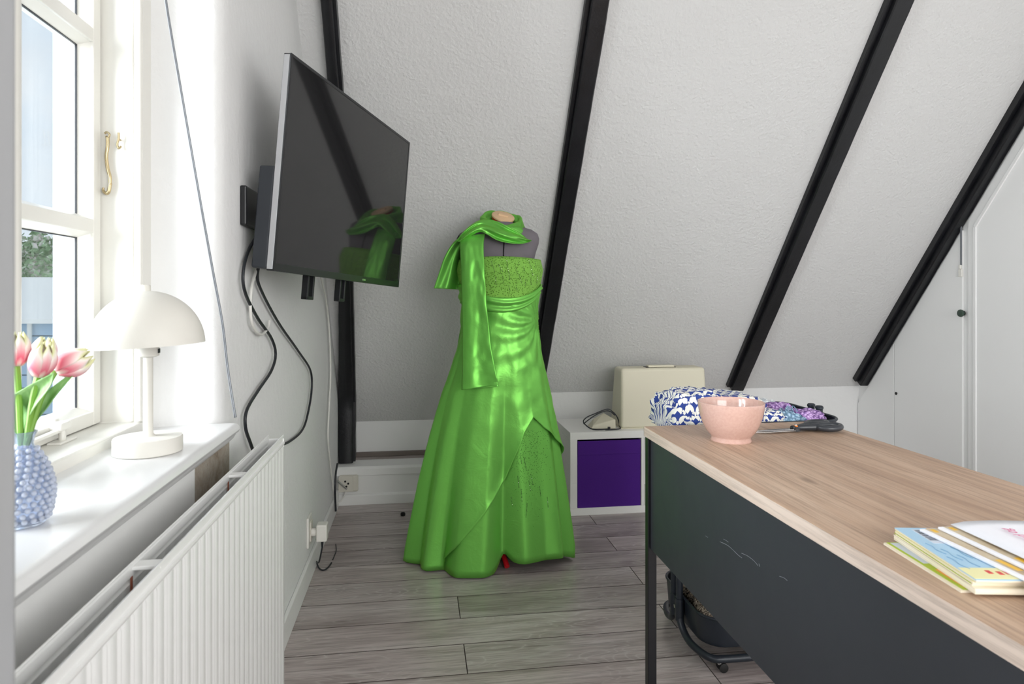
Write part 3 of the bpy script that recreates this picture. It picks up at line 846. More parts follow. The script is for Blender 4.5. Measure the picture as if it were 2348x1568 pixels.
tulip(mouth + Vector((-0.003, 0, 0)), tp(38, 838, -0.01), (0.02, 0, 1), 0.042, 0.0165, 'tulip half hidden by the door casing at the far left')
tulip(mouth + Vector((0.003, 0, 0)), tp(88, 862, -0.005), (0.28, -0.1, 1), 0.044, 0.0175, 'closed pink tulip in the middle of the bunch')
tulip(mouth + Vector((0.002, 0.003, 0)), tp(92, 835, 0.03), (0.12, 0.2, 1), 0.036, 0.017, 'pale tulip behind the middle one')
tulip(mouth + Vector((0.004, -0.002, 0)), tp(128, 850, 0.02), (0.95, 0.5, 0.55), 0.044, 0.0205, 'open pink and white tulip leaning to the right')
def tleaf(left, right, label):
    """left/right: outline points (u, v, depth offset)"""
    root = thing('tulip_leaf', mouth, label, 'leaf', 'tulip leaves in the vase')
    L = bez([tp(*p) for p in left], 5); Rr = bez([tp(*p) for p in right], 5)
    fw = Vector((ST, CT, 0))
    rows = []
    for a, b in zip(L, Rr):
        w = (b - a).length
        rows.append([a + (b - a) * (k / 6) + fw * (0.32 * w * (1 - (2 * k / 6 - 1) ** 2)) for k in range(7)])
    MB().grid(rows).build('blade', M_TLEAF, root, smooth=True, angle=0, solid=0.001)
tleaf([(46, 1012, 0), (20, 960, 0), (22, 915, -.01), (60, 888, -.01), (96, 868, -.01), (122, 855, -.015)],
      [(56, 1012, 0), (60, 970, 0), (82, 930, -.01), (102, 905, -.01), (118, 880, -.01), (123, 856, -.015)], 'broad green tulip leaf in front of the stems')
tleaf([(50, 1014, 0.01), (62, 975, 0.01), (86, 930, .01), (108, 898, .015), (140, 872, .02), (180, 843, .03)],
      [(58, 1014, 0.01), (84, 965, 0.01), (108, 935, .01), (130, 905, .015), (158, 872, .02), (182, 845, .03)], 'slender green tulip leaf reaching right towards the lamp')

# ================================================================== TELEVISION
T = [Vector(p) for p in ((-0.315, 1.701, 1.759), (-0.031, 2.502, 1.729), (-0.073, 2.496, 1.182), (-0.357, 1.696, 1.212))]
tcx = sum(T, Vector()) / 4
ax = ((T[1] - T[0]) + (T[2] - T[3])) / 2; az = ((T[0] - T[3]) + (T[1] - T[2])) / 2
W_, H_ = ax.length, az.length
ax.normalize(); az = (az - ax * az.dot(ax)).normalized(); an = ax.cross(az)
if an.x < 0: an = -an
tv = thing('television', tcx, 'black flat television tilted on a wall arm', 'television')
def tvp(a, b, n): return tcx + ax * a + az * b + an * n
TB = MB().obox(tvp(0, 0, -0.010), ax * (W_ / 2), az * (H_ / 2), an * 0.009); TB.build('casing', M_TVBLACK, tv, bevel=0.002)
MB().obox(tvp(0, 0.006, 0.0004), ax * (W_ / 2 - 0.008), az * (H_ / 2 - 0.014), an * 0.0008).build('screen', M_SCREEN, tv)
bz = MB()
bz.obox(tvp(0, H_ / 2 - 0.004, 0.0005), ax * (W_ / 2), az * 0.004, an * 0.0018)
bz.obox(tvp(0, -H_ / 2 + 0.010, 0.0005), ax * (W_ / 2), az * 0.010, an * 0.0018)
bz.obox(tvp(W_ / 2 - 0.004, 0, 0.0005), ax * 0.004, az * (H_ / 2), an * 0.0018)
bz.obox(tvp(-W_ / 2 + 0.004, 0, 0.0005), ax * 0.004, az * (H_ / 2), an * 0.0018)
bz.build('bezel', M_TVBLACK, tv, bevel=0.0006)
MB().obox(tvp(-W_ / 2 - 0.0008, 0, -0.009), ax * 0.001, az * (H_ / 2 - 0.004), an * 0.008).build('side_strip', M_CHROME, tv, bevel=0.0008)
MB().obox(tvp(0.01, 0.03, -0.026), ax * (W_ / 2 - 0.03), az * (H_ / 2 - 0.07), an * 0.008).build('back_shell', M_TVBACK, tv, bevel=0.004)
MB().obox(tvp(-0.005, -0.14, -0.040), ax * (W_ / 2 - 0.005), az * (H_ / 2 - 0.145), an * 0.022).build('back_housing', M_TVBACK, tv, bevel=0.005)
MB().obox(tvp(0.11, -H_ / 2 + 0.0095, 0.0026), ax * 0.012, az * 0.0028, an * 0.0003).build('badge', M_STEEL, tv)
for sgn, u in ((-1, 705), (1, 771)):
    a_ = {-1: -0.19, 1: 0.01}[sgn]
    m = MB(); w = 0.015
    m.obox(tvp(a_ - w, -H_ / 2 - 0.032, -0.03), ax * 0.004, az * 0.034, an * 0.010)
    m.obox(tvp(a_ + w, -H_ / 2 - 0.032, -0.03), ax * 0.004, az * 0.034, an * 0.010)
    m.obox(tvp(a_, -H_ / 2 - 0.062, -0.03), ax * (w + 0.004), az * 0.005, an * 0.010)
    m.build('stand_bracket', M_BLACKPL, tv, bevel=0.002)
# wall arm
pc = atX(592, 482, XL)
wm = thing('television_bracket', (XL, pc.y, pc.z), 'black wall plate and arm holding the television', 'wall bracket')
zt_, zb_ = atX(566, 434, XL).z, atX(566, 522, XL).z
MB().box(XL, XL + 0.016, atX(565, 480, XL + .016).y, atX(565, 480, XL + .016).y + 0.22, zb_, zt_).build('wall_plate', M_BLACKPL, wm, bevel=0.004)
pl = MB().box(XL + 0.016, XL + 0.022, pc.y - 0.04, pc.y + 0.12, zb_ + 0.015, zt_ - 0.015); pl.build('cover', M_BLACKPL, wm, bevel=0.003)
for zz in (zt_ - 0.03, zb_ + 0.03):
    MB().lathe([(0.006, 0), (0.006, 0.004), (0.003, 0.005), (0, 0.005)], (XL + 0.022, pc.y - 0.005, zz), 10, Matrix.Rotation(pi / 2, 3, 'Y')).build('screw', M_STEEL, wm, smooth=True)
e0 = Vector((XL + 0.02, pc.y + 0.09, pc.z)); e2 = tvp(0.0, -0.05, -0.055); e1 = Vector((XL + 0.05, pc.y + 0.26, pc.z))
for a, b in ((e0, e1), (e1, e2)):
    dv = (b - a); nz = Vector((0, 0, 1)); nn = dv.cross(nz).normalized()
    MB().obox((a + b) / 2, dv / 2, nn * 0.008, nz * 0.022).build('arm', M_BLACKPL, wm, bevel=0.003)
MB().obox(tvp(0, -0.05, -0.060), ax * 0.10, az * 0.10, an * 0.004).build('mount_plate', M_BLACKPL, wm, bevel=0.002)

# ---- cables on the window wall
def cable(name, pts, r, mat, label, group=None, n=8):
    o = MB().tube(bez(pts, n), r, 8).build(name, mat, smooth=True, angle=0)
    return tag(o, label, 'cable', group)
wx = lambda u, v, off=0.012: atX(u, v, XL + off)
cable('power_cable', [wx(612, 520, .05), wx(598, 530, .035), wx(572, 570), wx(558, 620), wx(562, 670), wx(590, 728), wx(622, 775), wx(632, 812), wx(622, 850), wx(592, 895), wx(566, 940), wx(563, 980), wx(575, 1018), wx(590, 1060)], 0.0042, M_CABLE_B, 'thick black cable curving down the wall from the television bracket')
cable('power_cable', [wx(600, 590, .03), wx(590, 630), wx(600, 668), wx(640, 742), wx(684, 805), wx(712, 850), wx(714, 900), wx(703, 960), wx(690, 990), wx(664, 1012), wx(645, 1020)], 0.0042, M_CABLE_B, 'black cable swinging right below the television and behind the radiator')
cable('aerial_cable', [wx(600, 578, .03), wx(590, 610), wx(577, 660), wx(574, 710), wx(580, 748), wx(598, 767), wx(614, 752), wx(618, 735)], 0.0040, M_CABLE_W, 'short looped white cable hanging beside the black ones')
cable('aerial_cable', [wx(736, 636, .02), wx(748, 690), wx(755, 760), wx(758, 850), wx(755, 930), wx(752, 1000), wx(757, 1060), wx(764, 1120), wx(768, 1150), wx(775, 1160, .03)], 0.0042, M_CABLE_W, 'long white cable running down into the corner beside the black rafter')
cable('corner_cable', [atX(774, 1062, XL + .03), atX(770, 1085, XL + .022), atX(768, 1120, XL + .02), atX(769, 1150, XL + .02), atX(770, 1172, XL + .022)], 0.0050, M_CABLE_B, 'black cable end dropping from the foot of the corner rafter')
cp = [atX(374, -60, -0.50), atX(380, 10, -0.495), atX(412, 200, -0.475), atX(452, 430, -0.455), atX(486, 620, -0.436), atX(508, 740, -0.424), atX(521, 850, -0.421), atX(538, 958, -0.404)]
for k, (dx, dy) in enumerate(((0, 0), (0.0035, 0.004))):
    cable('twin_cord', [p + Vector((dx * 0.3, dx + dy * (i / 7.0) * (k * 1.0), 0)) for i, p in enumerate(cp)], 0.0014, M_CABLE_G,
          ('thin grey cord slanting across the window reveal, left of its twin', 'thin grey cord slanting across the window reveal, right of its twin')[k])

# socket with charger
so = atX(706, 1216, XL)
sk = thing('wall_socket', so, 'white wall socket low down beside the radiator', 'wall socket')
MB().box(XL, XL + 0.010, so.y - 0.04, so.y + 0.04, so.z - 0.06, so.z + 0.06).build('plate', M_WINWHITE, sk, bevel=0.003)
MB().box(XL + 0.010, XL + 0.016, so.y - 0.022, so.y + 0.022, so.z - 0.04, so.z + 0.04).build('insert', M_SOCKET, sk, bevel=0.003)
ch = Vector((XL + 0.016, so.y - 0.005, so.z - 0.006))
cg = thing('plug_adapter', ch, 'white plug adapter in the wall socket with a black lead', 'adapter')
MB().lathe([(0.016, 0), (0.016, 0.020), (0.013, 0.022)], ch, 16, Matrix.Rotation(pi / 2, 3, 'Y')).build('neck', M_WINWHITE, cg, smooth=True)
MB().box(ch.x + 0.02, ch.x + 0.062, ch.y - 0.026, ch.y + 0.026, ch.z - 0.034, ch.z + 0.034).build('body', M_WINWHITE, cg, bevel=0.006, bseg=3)
b0 = Vector((ch.x + 0.041, ch.y, ch.z - 0.034))
MB().tube([b0, b0 + Vector((0, 0, -0.03))], [0.006, 0.0035], 8).build('strain_relief', M_CABLE_B, cg, smooth=True)
f = lambda u, v, z=0.004: atZ(u, v, z)
g1 = f(726, 1288, 0.02)
MB().tube(bez([b0 + Vector((0, 0, -0.028)), (b0 + g1) / 2 + Vector((0.0, -0.01, -0.04)), g1, f(732, 1303), f(742, 1307), f(752, 1301), f(760, 1290)], 8), 0.0032, 8).build('lead', M_CABLE_B, cg, smooth=True)
tag(MB().tube(bez([f(770, 1248), f(771, 1262), f(766, 1276), f(763, 1283)], 6), 0.0022, 6).build('loose_lead', M_CABLE_B, smooth=True), 'short thin dark lead lying on the floor by the adapter', 'cable')

# aerial socket on the step
ap = atY(800, 1106, YSF)
als = thing('aerial_socket', (ap.x, YSF, ap.z), 'ivory twin aerial socket on the boxed-in step', 'wall socket')
hw = 0.052
MB().box(ap.x - hw, ap.x + hw, YSF - 0.030, YSF - 0.0005, ap.z - 0.045, ap.z + 0.045).build('box', M_SOCKET, als, bevel=0.010, bseg=3)
MB().box(ap.x - hw - 0.0, ap.x + hw - 0.026, YSF - 0.036, YSF - 0.03, ap.z - 0.042, ap.z + 0.042).build('face', M_SOCKET, als, bevel=0.002)
Ry = Matrix.Rotation(pi / 2, 3, 'X')
for dx, dz in ((-0.012, 0.016), (0.004, 0.004), (-0.006, -0.012)):
    MB().lathe([(0.0055, 0), (0.0055, 0.002), (0.0, 0.002)], (ap.x + dx - 0.004, YSF - 0.036, ap.z + dz), 12, Ry).build('hole', M_SEAM, als)
pk = atY(785, 1110, YSF - 0.045)
plg = thing('coax_plug', pk, 'small metal coaxial plug pushed into the ivory aerial socket', 'plug')
MB().tube([atY(774, 1103, YSF - 0.06), atY(788, 1115, YSF - 0.046), atY(795, 1121, YSF - 0.040)], 0.0055, 10).build('sleeve', M_STEEL, plg, smooth=True)
MB().tube(bez([atY(793, 1126, YSF - 0.05), atY(788, 1140, YSF - 0.05), atY(778, 1152, YSF - 0.05), atY(770, 1155, YSF - 0.05)], 6), 0.003, 8).build('lead', M_CABLE_W, plg, smooth=True)

# small black knob on the floor
kp = atZ(924, 1182, 0.0)
kn = thing('door_stop', kp, 'tiny black rubber knob lying on the floor left of the dress', 'door stop')
MB().lathe([(0.011, 0), (0.013, 0.004), (0.012, 0.014), (0.007, 0.018), (0, 0.0185)], kp, 16).build('rubber', M_RUBBER, kn, smooth=True)
MB().lathe([(0.004, 0.018), (0.004, 0.0205), (0, 0.021)], kp, 10).build('screw', M_STEEL, kn, smooth=True)
# ================================================================== SHELF UNIT, CASE, PEDAL
KX0, KY0, KH, KD = 0.787, 3.335, 0.435, 0.385
KW = 0.79
kx = thing('cube_shelf', (KX0 + KW / 2, KY0 + KD / 2, 0), 'low white cube shelf against the knee wall', 'shelf')
tk = 0.038
MB().box(KX0, KX0 + KW, KY0, KY0 + KD, KH - tk, KH).build('top_board', M_KALLAX, kx, bevel=0.0015)
MB().box(KX0, KX0 + KW, KY0, KY0 + KD, 0.0, tk).build('bottom_board', M_KALLAX, kx, bevel=0.0015)
for x in (KX0, KX0 + KW - tk): MB().box(x, x + tk, KY0, KY0 + KD, tk, KH - tk).build('side_board', M_KALLAX, kx, bevel=0.0015)
MB().box(KX0 + KW / 2 - 0.008, KX0 + KW / 2 + 0.008, KY0 + 0.002, KY0 + KD, tk, KH - tk).build('divider', M_KALLAX, kx, bevel=0.001)
MB().box(KX0 + tk, KX0 + KW - tk, KY0 + KD - 0.005, KY0 + KD, tk, KH - tk).build('back_board', M_KALLAX, kx)
bx0, bx1 = KX0 + tk + 0.004, KX0 + KW / 2 - 0.012
pbx = thing('storage_box', ((bx0 + bx1) / 2, KY0 + 0.18, tk), 'purple felt storage box in the white cube shelf', 'storage box')
bz1 = KH - tk - 0.010
m = MB()
m.box(bx0, bx1, KY0 + 0.006, KY0 + 0.012, tk, bz1); m.box(bx0, bx1, KY0 + 0.335, KY0 + 0.341, tk, bz1)
m.box(bx0, bx0 + 0.005, KY0 + 0.012, KY0 + 0.335, tk, bz1); m.box(bx1 - 0.005, bx1, KY0 + 0.012, KY0 + 0.335, tk, bz1)
m.box(bx0, bx1, KY0 + 0.012, KY0 + 0.335, tk, tk + 0.004)
m.build('shell', M_PURPLE, pbx)
MB().box(bx0, bx1, KY0 + 0.0035, KY0 + 0.006, bz1 - 0.072, bz1 + 0.001).build('front_flap', M_PURPLE, pbx, bevel=0.001)

def case_prism(x0, x1, y0, y1, z0, z1, ix0, ix1, iy0, iy1):
    return MB().add([(x0, y0, z0), (x1, y0, z0), (x1, y1, z0), (x0, y1, z0), (x0 + ix0, y0 + iy0, z1), (x1 - ix1, y0 + iy0, z1), (x1 - ix1, y1 - iy1, z1), (x0 + ix0, y1 - iy1, z1)],
                    [(3, 2, 1, 0), (4, 5, 6, 7), (0, 1, 5, 4), (1, 2, 6, 5), (2, 3, 7, 6), (3, 0, 4, 7)])
cq = atZ(1426, 985, KH)
cx0, cy0 = cq.x, KY0 + 0.05
cx1 = cx0 + 0.495
cs_ = thing('sewing_machine_case', ((cx0 + cx1) / 2, cy0 + 0.1, KH), 'cream plastic sewing machine case on the white shelf', 'case')
case_prism(cx0, cx1, cy0, cy0 + 0.20, KH, KH + 0.322, 0.006, 0.014, 0.016, 0.05).build('cover', M_CREAM, cs_, bevel=0.016, bseg=4)
MB().box(cx0 - 0.002, cx1 + 0.002, cy0 - 0.002, cy0 + 0.202, KH, KH + 0.006).build('foot_rim', M_CREAM, cs_, bevel=0.002)
hx = (cx0 + cx1) / 2 - 0.005
mh = MB(); mh.box(hx - 0.085, hx + 0.085, cy0 + 0.05, cy0 + 0.10, KH + 0.322, KH + 0.3245); mh.build('handle_recess', M_BLACKPL, cs_)
MB().box(hx - 0.075, hx + 0.075, cy0 + 0.045, cy0 + 0.085, KH + 0.3235, KH + 0.334).build('handle', M_CREAM, cs_, bevel=0.004, bseg=3)

fp = atZ(1385, 985, KH)
fpx, fpy = fp.x, fp.y + 0.02
pd = thing('foot_pedal', (fpx, fpy, KH), 'cream sewing machine foot pedal with a coiled black cord', 'foot pedal')
wl_, wd_ = 0.066, 0.085
m = MB().add([(fpx - wl_, fpy - .005, KH + .003), (fpx + wl_, fpy - .02, KH + .003), (fpx + wl_, fpy + wd_, KH + .003), (fpx - wl_, fpy + wd_, KH + .003),
              (fpx - wl_ + .01, fpy, KH + .022), (fpx + wl_, fpy - .015, KH + .052), (fpx + wl_ * .35, fpy + wd_ * .8, KH + .075), (fpx - wl_ * .5, fpy + wd_ * .8, KH + .045)],
             [(3, 2, 1, 0), (4, 5, 6, 7), (0, 1, 5, 4), (1, 2, 6, 5), (2, 3, 7, 6), (3, 0, 4, 7)])
m.build('body', M_CREAM, pd, bevel=0.004, bseg=3)
MB().box(fpx + 0.022, fpx + 0.034, fpy - 0.024, fpy - 0.014, KH + 0.004, KH + 0.014).build('cord_outlet', M_BLACKPL, pd)
fq = lambda u, v: atY(u, v, fpy + 0.02)
MB().tube(bez([Vector((fpx + .03, fpy - .025, KH + .006)), Vector((fpx - .02, fpy - .035, KH + .004)), Vector((fpx - wl_ - .004, fpy - .012, KH + .006)), fq(1338, 968), fq(1345, 957), fq(1365, 948), fq(1392, 938), fq(1406, 945), fq(1416, 958), fq(1420, 975), Vector((fpx + wl_ + .015, fpy - .03, KH + .004)), Vector((fpx, fpy - .045, KH + .004))], 8), 0.003, 8).build('cord', M_CABLE_B, pd, smooth=True)
MB().tube(bez([fq(1338, 972), fq(1350, 962), fq(1372, 948), fq(1395, 942), fq(1410, 952)], 8), 0.003, 8).build('cord', M_CABLE_B, pd, smooth=True)

# ================================================================== DESK
DX0, DX1, DY1, DY0, DZ = 0.652, 1.199, 1.832, 0.05, 0.77
desk = thing('desk', ((DX0 + DX1) / 2, (DY0 + DY1) / 2, 0), 'desk with oak worktop and dark metal frame in the foreground', 'desk')
TT = 0.028
MB().box(DX0 + 0.001, DX1 - 0.001, DY0 + 0.001, DY1 - 0.001, DZ - TT + 0.001, DZ).build('worktop', M_OAK, desk, bevel=0.0015)
MB().box(DX0, DX0 + 0.0012, DY0, DY1, DZ - TT, DZ - 0.0015).build('edge_band', M_OAKEDGE, desk)
MB().box(DX0, DX1, DY1 - 0.0012, DY1, DZ - TT, DZ - 0.0015).build('edge_band', M_OAKEDGE, desk)
MB().box(DX1 - 0.0012, DX1, DY0, DY1, DZ - TT, DZ - 0.0015).build('edge_band', M_OAKEDGE, desk)
PZ = 0.423
pnl = MB().box(DX0 + 0.010, DX0 + 0.014, DY0 + 0.03, DY1 - 0.024, PZ, DZ - TT - 0.001).build('modesty_panel', M_DESKPANEL, desk, bevel=0.0008)
ms = Mat('pale_scratch', lin(150, 154, 160), 0.6).m
def pxp(u, v): return atX(u, v, DX0 + 0.0095)
scr = MB()
for pts in ([(1651, 1242), (1668, 1250), (1682, 1262), (1692, 1272), (1701, 1279)], [(1700, 1268), (1715, 1275), (1730, 1287), (1738, 1297)], [(1659, 1236), (1665, 1239), (1670, 1243)], [(1617, 1228), (1623, 1232)], [(1787, 1321), (1798, 1325), (1805, 1331)], [(1740, 1292), (1742, 1299)]):
    scr.tube(bez([pxp(*p) for p in pts], 4), 0.00035, 4)
stuff(scr.build('scratches', ms, pnl))
for x in (DX0 + 0.002, DX1 - 0.032):
    for yv in (DY1 - 0.030, DY0 + 0.002):
        MB().box(x, x + 0.026, yv, yv + 0.026, 0.0, DZ - TT - 0.0005).build('leg', M_DESKFRAME, desk, bevel=0.002)
MB().box(DX0 + 0.030, DX1 - 0.034, DY1 - 0.026, DY1 - 0.008, DZ - TT - 0.05, DZ - TT - 0.001).build('cross_rail', M_DESKFRAME, desk, bevel=0.002)
MB().box(DX1 - 0.030, DX1 - 0.010, DY0 + 0.03, DY1 - 0.03, DZ - TT - 0.05, DZ - TT - 0.001).build('side_rail', M_DESKFRAME, desk, bevel=0.002)

# bowl
bc = atZ(1676, 1009, DZ); bc = Vector((bc.x, bc.y, DZ))
bowl = thing('bowl', bc, 'pink glazed bowl on the oak worktop', 'bowl')
bp = [(r_, z_ * 1.06) for r_, z_ in [(0.0, 0.006), (0.044, 0.006), (0.046, 0.0), (0.0515, 0.0), (0.0525, 0.003), (0.050, 0.009), (0.0525, 0.013), (0.064, 0.026), (0.073, 0.043), (0.0795, 0.062), (0.0835, 0.080), (0.0850, 0.0935), (0.0848, 0.0960), (0.0825, 0.0965), (0.0805, 0.094), (0.0785, 0.080), (0.0745, 0.062), (0.068, 0.043), (0.058, 0.026), (0.045, 0.015), (0.025, 0.011), (0.0, 0.010)]]
MB().lathe(bp, bc, 72).build('body', M_BOWL, bowl, smooth=True, angle=60)

# scissors
sc_root_p = atZ(1828, 988, DZ)
sci = thing('scissors', (sc_root_p.x, sc_root_p.y, DZ), 'large dressmaking scissors with charcoal handles and orange pivot', 'scissors')
S = lambda u, v, z: atZ(u, v, DZ + z)
pv = S(1824, 990, 0.0); pv = Vector((pv.x, pv.y, DZ + 0.004))
tipd = S(1700, 995, 0.003)
bd = (Vector((tipd.x, tipd.y, DZ + 0.004)) - pv); bd = bd.normalized() * 0.135
side = Vector((-bd.y, bd.x, 0)).normalized()
for k, zo in ((1, 0.0), (-1, 0.0028)):
    MB().prism([pv + side * 0.011 * k + Vector((0, 0, zo)), pv + bd * 0.6 + side * 0.009 * k + Vector((0, 0, zo)), pv + bd + Vector((0, 0, zo)), pv + bd * 0.6 - side * 0.004 * k + Vector((0, 0, zo)), pv - side * 0.008 * k + Vector((0, 0, zo))], (0, 0, 0.0022)).build('blade', M_STEEL, sci, bevel=0.0006)
hd = -bd.normalized()
def handle(sg, big):
    L = 0.125; w = 0.026 * big
    def q(a, b, z): return pv + hd * a + side * sg * b + Vector((0, 0, z))
    loop = [q(0.055, 0.012, .010), q(0.075, 0.010, .012), q(0.105, 0.012, .012), q(0.120, 0.022, .012), q(0.118, 0.036, .011), q(0.100, 0.046, .010), q(0.078, 0.044, .009), q(0.060, 0.030, .009)]
    lp = bez(loop + [loop[0]], 6)[:-1]
    MB().tube(lp, 0.0085, 12, closed=True).build('handle', M_HANDLE, sci, smooth=True, angle=0)
    MB().tube(bez([q(-0.012, 0.0, .007), q(0.02, 0.004, .008), q(0.045, 0.012, .009), q(0.062, 0.018, .010)], 6), [0.007 + 0.004 * (i / 18) for i in range(19)], 12).build('handle', M_HANDLE, sci, smooth=True, angle=0)
handle(1, 1.0); handle(-1, 1.0)
MB().lathe([(0.0075, 0), (0.0075, 0.003), (0.006, 0.0045), (0, 0.0048)], pv + Vector((0, 0, 0.010)), 20).build('pivot_ring', M_ORANGE, sci, smooth=True)
MB().lathe([(0.0042, 0), (0.0038, 0.0018), (0, 0.0022)], pv + Vector((0, 0, 0.0146)), 14).build('pivot_screw', M_STEEL, sci, smooth=True)
MB().lathe([(0.013, 0), (0.013, 0.008), (0.010, 0.0105), (0, 0.0105)], pv + Vector((0, 0, -0.0005)), 20).build('pivot_boss', M_HANDLE, sci, smooth=True)

# ================================================================== MAGAZINES
M_PAPER = Mat('page_edges', lin(240, 232, 212), 0.8)
M_PAPER.color(M_PAPER.ramp(M_PAPER.noise(1.0, 4, 0.7, M_PAPER.mapping((2, 2, 900))), [(0.35, lin(206, 190, 158)), (0.5, lin(240, 230, 208)), (0.7, lin(247, 241, 226))]))
M_PAPER = M_PAPER.m
M_PWHITE = Mat('white_paper', lin(240, 240, 246), 0.6).m
M_GREENC = Mat('lime_cover', lin(172, 192, 40), 0.45).m
M_BLUEC = Mat('light_blue_cover', lin(168, 204, 228), 0.35).m
M_BLUEC2 = Mat('blue_stroke', lin(124, 168, 200), 0.4).m
M_TAN = Mat('tan_photo_print', lin(196, 178, 146), 0.4)
M_TAN.color(M_TAN.ramp(M_TAN.noise(22, 4, 0.6), [(0.3, lin(150, 112, 76)), (0.5, lin(200, 182, 152)), (0.7, lin(214, 200, 176))]))
M_TAN = M_TAN.m
M_YEL = Mat('yellow_print', lin(236, 186, 50), 0.4).m
M_ORG = Mat('orange_print', lin(236, 160, 60), 0.4).m
M_REDP = Mat('red_print', lin(214, 60, 60), 0.4).m
M_CREAMC = Mat('pale_yellow_cover', lin(238, 232, 176), 0.4).m
M_INK = Mat('dark_ink', lin(40, 44, 58), 0.5).m
M_GREYP = Mat('barcode_grey', lin(206, 214, 226), 0.5).m
M_PINK = Mat('magenta_ink', lin(206, 92, 140), 0.5).m
M_TXT = Mat('grey_text', lin(176, 182, 204), 0.6).m

class Sheet:
    """flat frame of a booklet: corner o, unit e1 along the edge that faces the desk's front, e2 away from it"""
    def __init__(s, px0, px1, z, w, l=None):
        a, b = atZ(*px0, z), atZ(*px1, z)
        s.o, s.z = a, z; d = b - a
        s.e1 = d.normalized(); s.l = l or d.length; s.e2 = Vector((0, 0, 1)).cross(s.e1)
        if s.e2.x < 0: s.e2 = -s.e2
        s.w = w
    def p(s, a, b, dz=0.0): return s.o + s.e1 * a + s.e2 * b + Vector((0, 0, dz))
    def slab(s, a0, a1, b0, b1, z0, z1):
        return MB().add([s.p(a0, b0, z0), s.p(a1, b0, z0), s.p(a1, b1, z0), s.p(a0, b1, z0), s.p(a0, b0, z1), s.p(a1, b0, z1), s.p(a1, b1, z1), s.p(a0, b1, z1)],
                        [(3, 2, 1, 0), (4, 5, 6, 7), (0, 1, 5, 4), (1, 2, 6, 5), (2, 3, 7, 6), (3, 0, 4, 7)])
    def loc(s): return s.p(s.l / 2, s.w / 2)

MG = 'magazines stacked on the desk'
# bottom magazine, lime and yellow edge
s1 = Sheet((2026, 1247), (2203, 1357), DZ + 0.001, 0.17)
r1 = thing('magazine', s1.loc(), 'lime and yellow edged magazine at the bottom of the stack', 'magazine', MG)
s1.slab(0, s1.l, 0, s1.w, -0.001, 0.002).build('pages', M_PAPER, r1)
s1.slab(0.001, s1.l - 0.001, 0.004, s1.w, 0.002, 0.0026).build('cover', M_GREENC, r1)
s1.slab(0.10, s1.l - 0.004, 0.010, 0.016, 0.0026, 0.003).build('stripe', M_ORG, r1)
s1.slab(0.004, 0.08, 0.008, 0.02, 0.0026, 0.003).build('barcode', M_GREYP, r1)
# four comic books
zc = DZ + 0.0045
s2 = Sheet((2051, 1238), (2236, 1363), DZ + 0.004, 0.17)
cm_lab = ['thick cream-paged comic book resting on the lime magazine', 'comic book with lime spine, third from the bottom', 'thin comic book just under the light blue cover', 'comic book with light blue cover showing a barcode']
zz = 0.0
for k, (th_, cov) in enumerate(((0.0075, M_PAPER), (0.004, M_GREENC), (0.0035, M_CREAMC), (0.0035, M_BLUEC))):
    r = thing('comic_book', s2.loc() + Vector((0, 0, zz)), cm_lab[k], 'comic book', MG)
    da = 0.002 * ((k * 7) % 3 - 1); ln = s2.l - 0.004 * ((k * 5) % 3)
    s2.slab(da, ln, 0.0 + 0.0015 * (k % 2), s2.w, zz, zz + th_ - 0.0008).build('pages', M_PAPER, r, bevel=0.0005)
    s2.slab(da, ln, 0.001 if k == 3 else -0.0005, s2.w, zz + th_ - 0.0008, zz + th_).build('cover', cov, r)
    zz += th_
top2 = zz; rb = r
s2.slab(0.006, 0.062, 0.022, 0.040, top2, top2 + 0.0003).build('barcode_panel', M_GREYP, rb)
bars = MB(); kk = 0.010
rndb = random.Random(3)
while kk < 0.052:
    wbar = rndb.choice((0.001, 0.0018, 0.0026)); g = s2.slab(kk, kk + wbar, 0.024, 0.037, top2 + 0.0003, top2 + 0.0005); bars.add(g.v, g.f); kk += wbar + rndb.choice((0.0015, 0.0025))
stuff(bars.build('barcode_bars', M_INK, rb))
s2.slab(0.000, 0.07, 0.048, 0.062, top2, top2 + 0.0003).build('orange_print', M_ORG, rb)
s2.slab(s2.l * 0.80, s2.l - 0.003, 0.002, s2.w, top2, top2 + 0.0003).build('cover_band', M_CREAMC, rb)
lt_ = MB()
for i, (a, b) in enumerate(((0.845, 0.03), (0.86, 0.042), (0.85, 0.052), (0.865, 0.066), (0.85, 0.078))):
    g = s2.slab(s2.l * a, s2.l * (a + 0.055), b, b + 0.006, top2 + 0.0003, top2 + 0.0006); lt_.add(g.v, g.f)
stuff(lt_.build('red_lettering', M_REDP, rb))
wv = MB()
for i in range(9):
    a0 = 0.062 + 0.007 * i; b0_ = 0.010 + 0.009 * ((i * 5) % 7)
    wv.tube(bez([s2.p(a0, b0_, top2 + .0003), s2.p(a0 + .012, b0_ + .003, top2 + .0003), s2.p(a0 + .026, b0_ + .001, top2 + .0003), s2.p(a0 + .04, b0_ + .005, top2 + .0003)], 4), 0.0005, 4)
stuff(wv.build('water_lines', M_BLUEC2, rb))
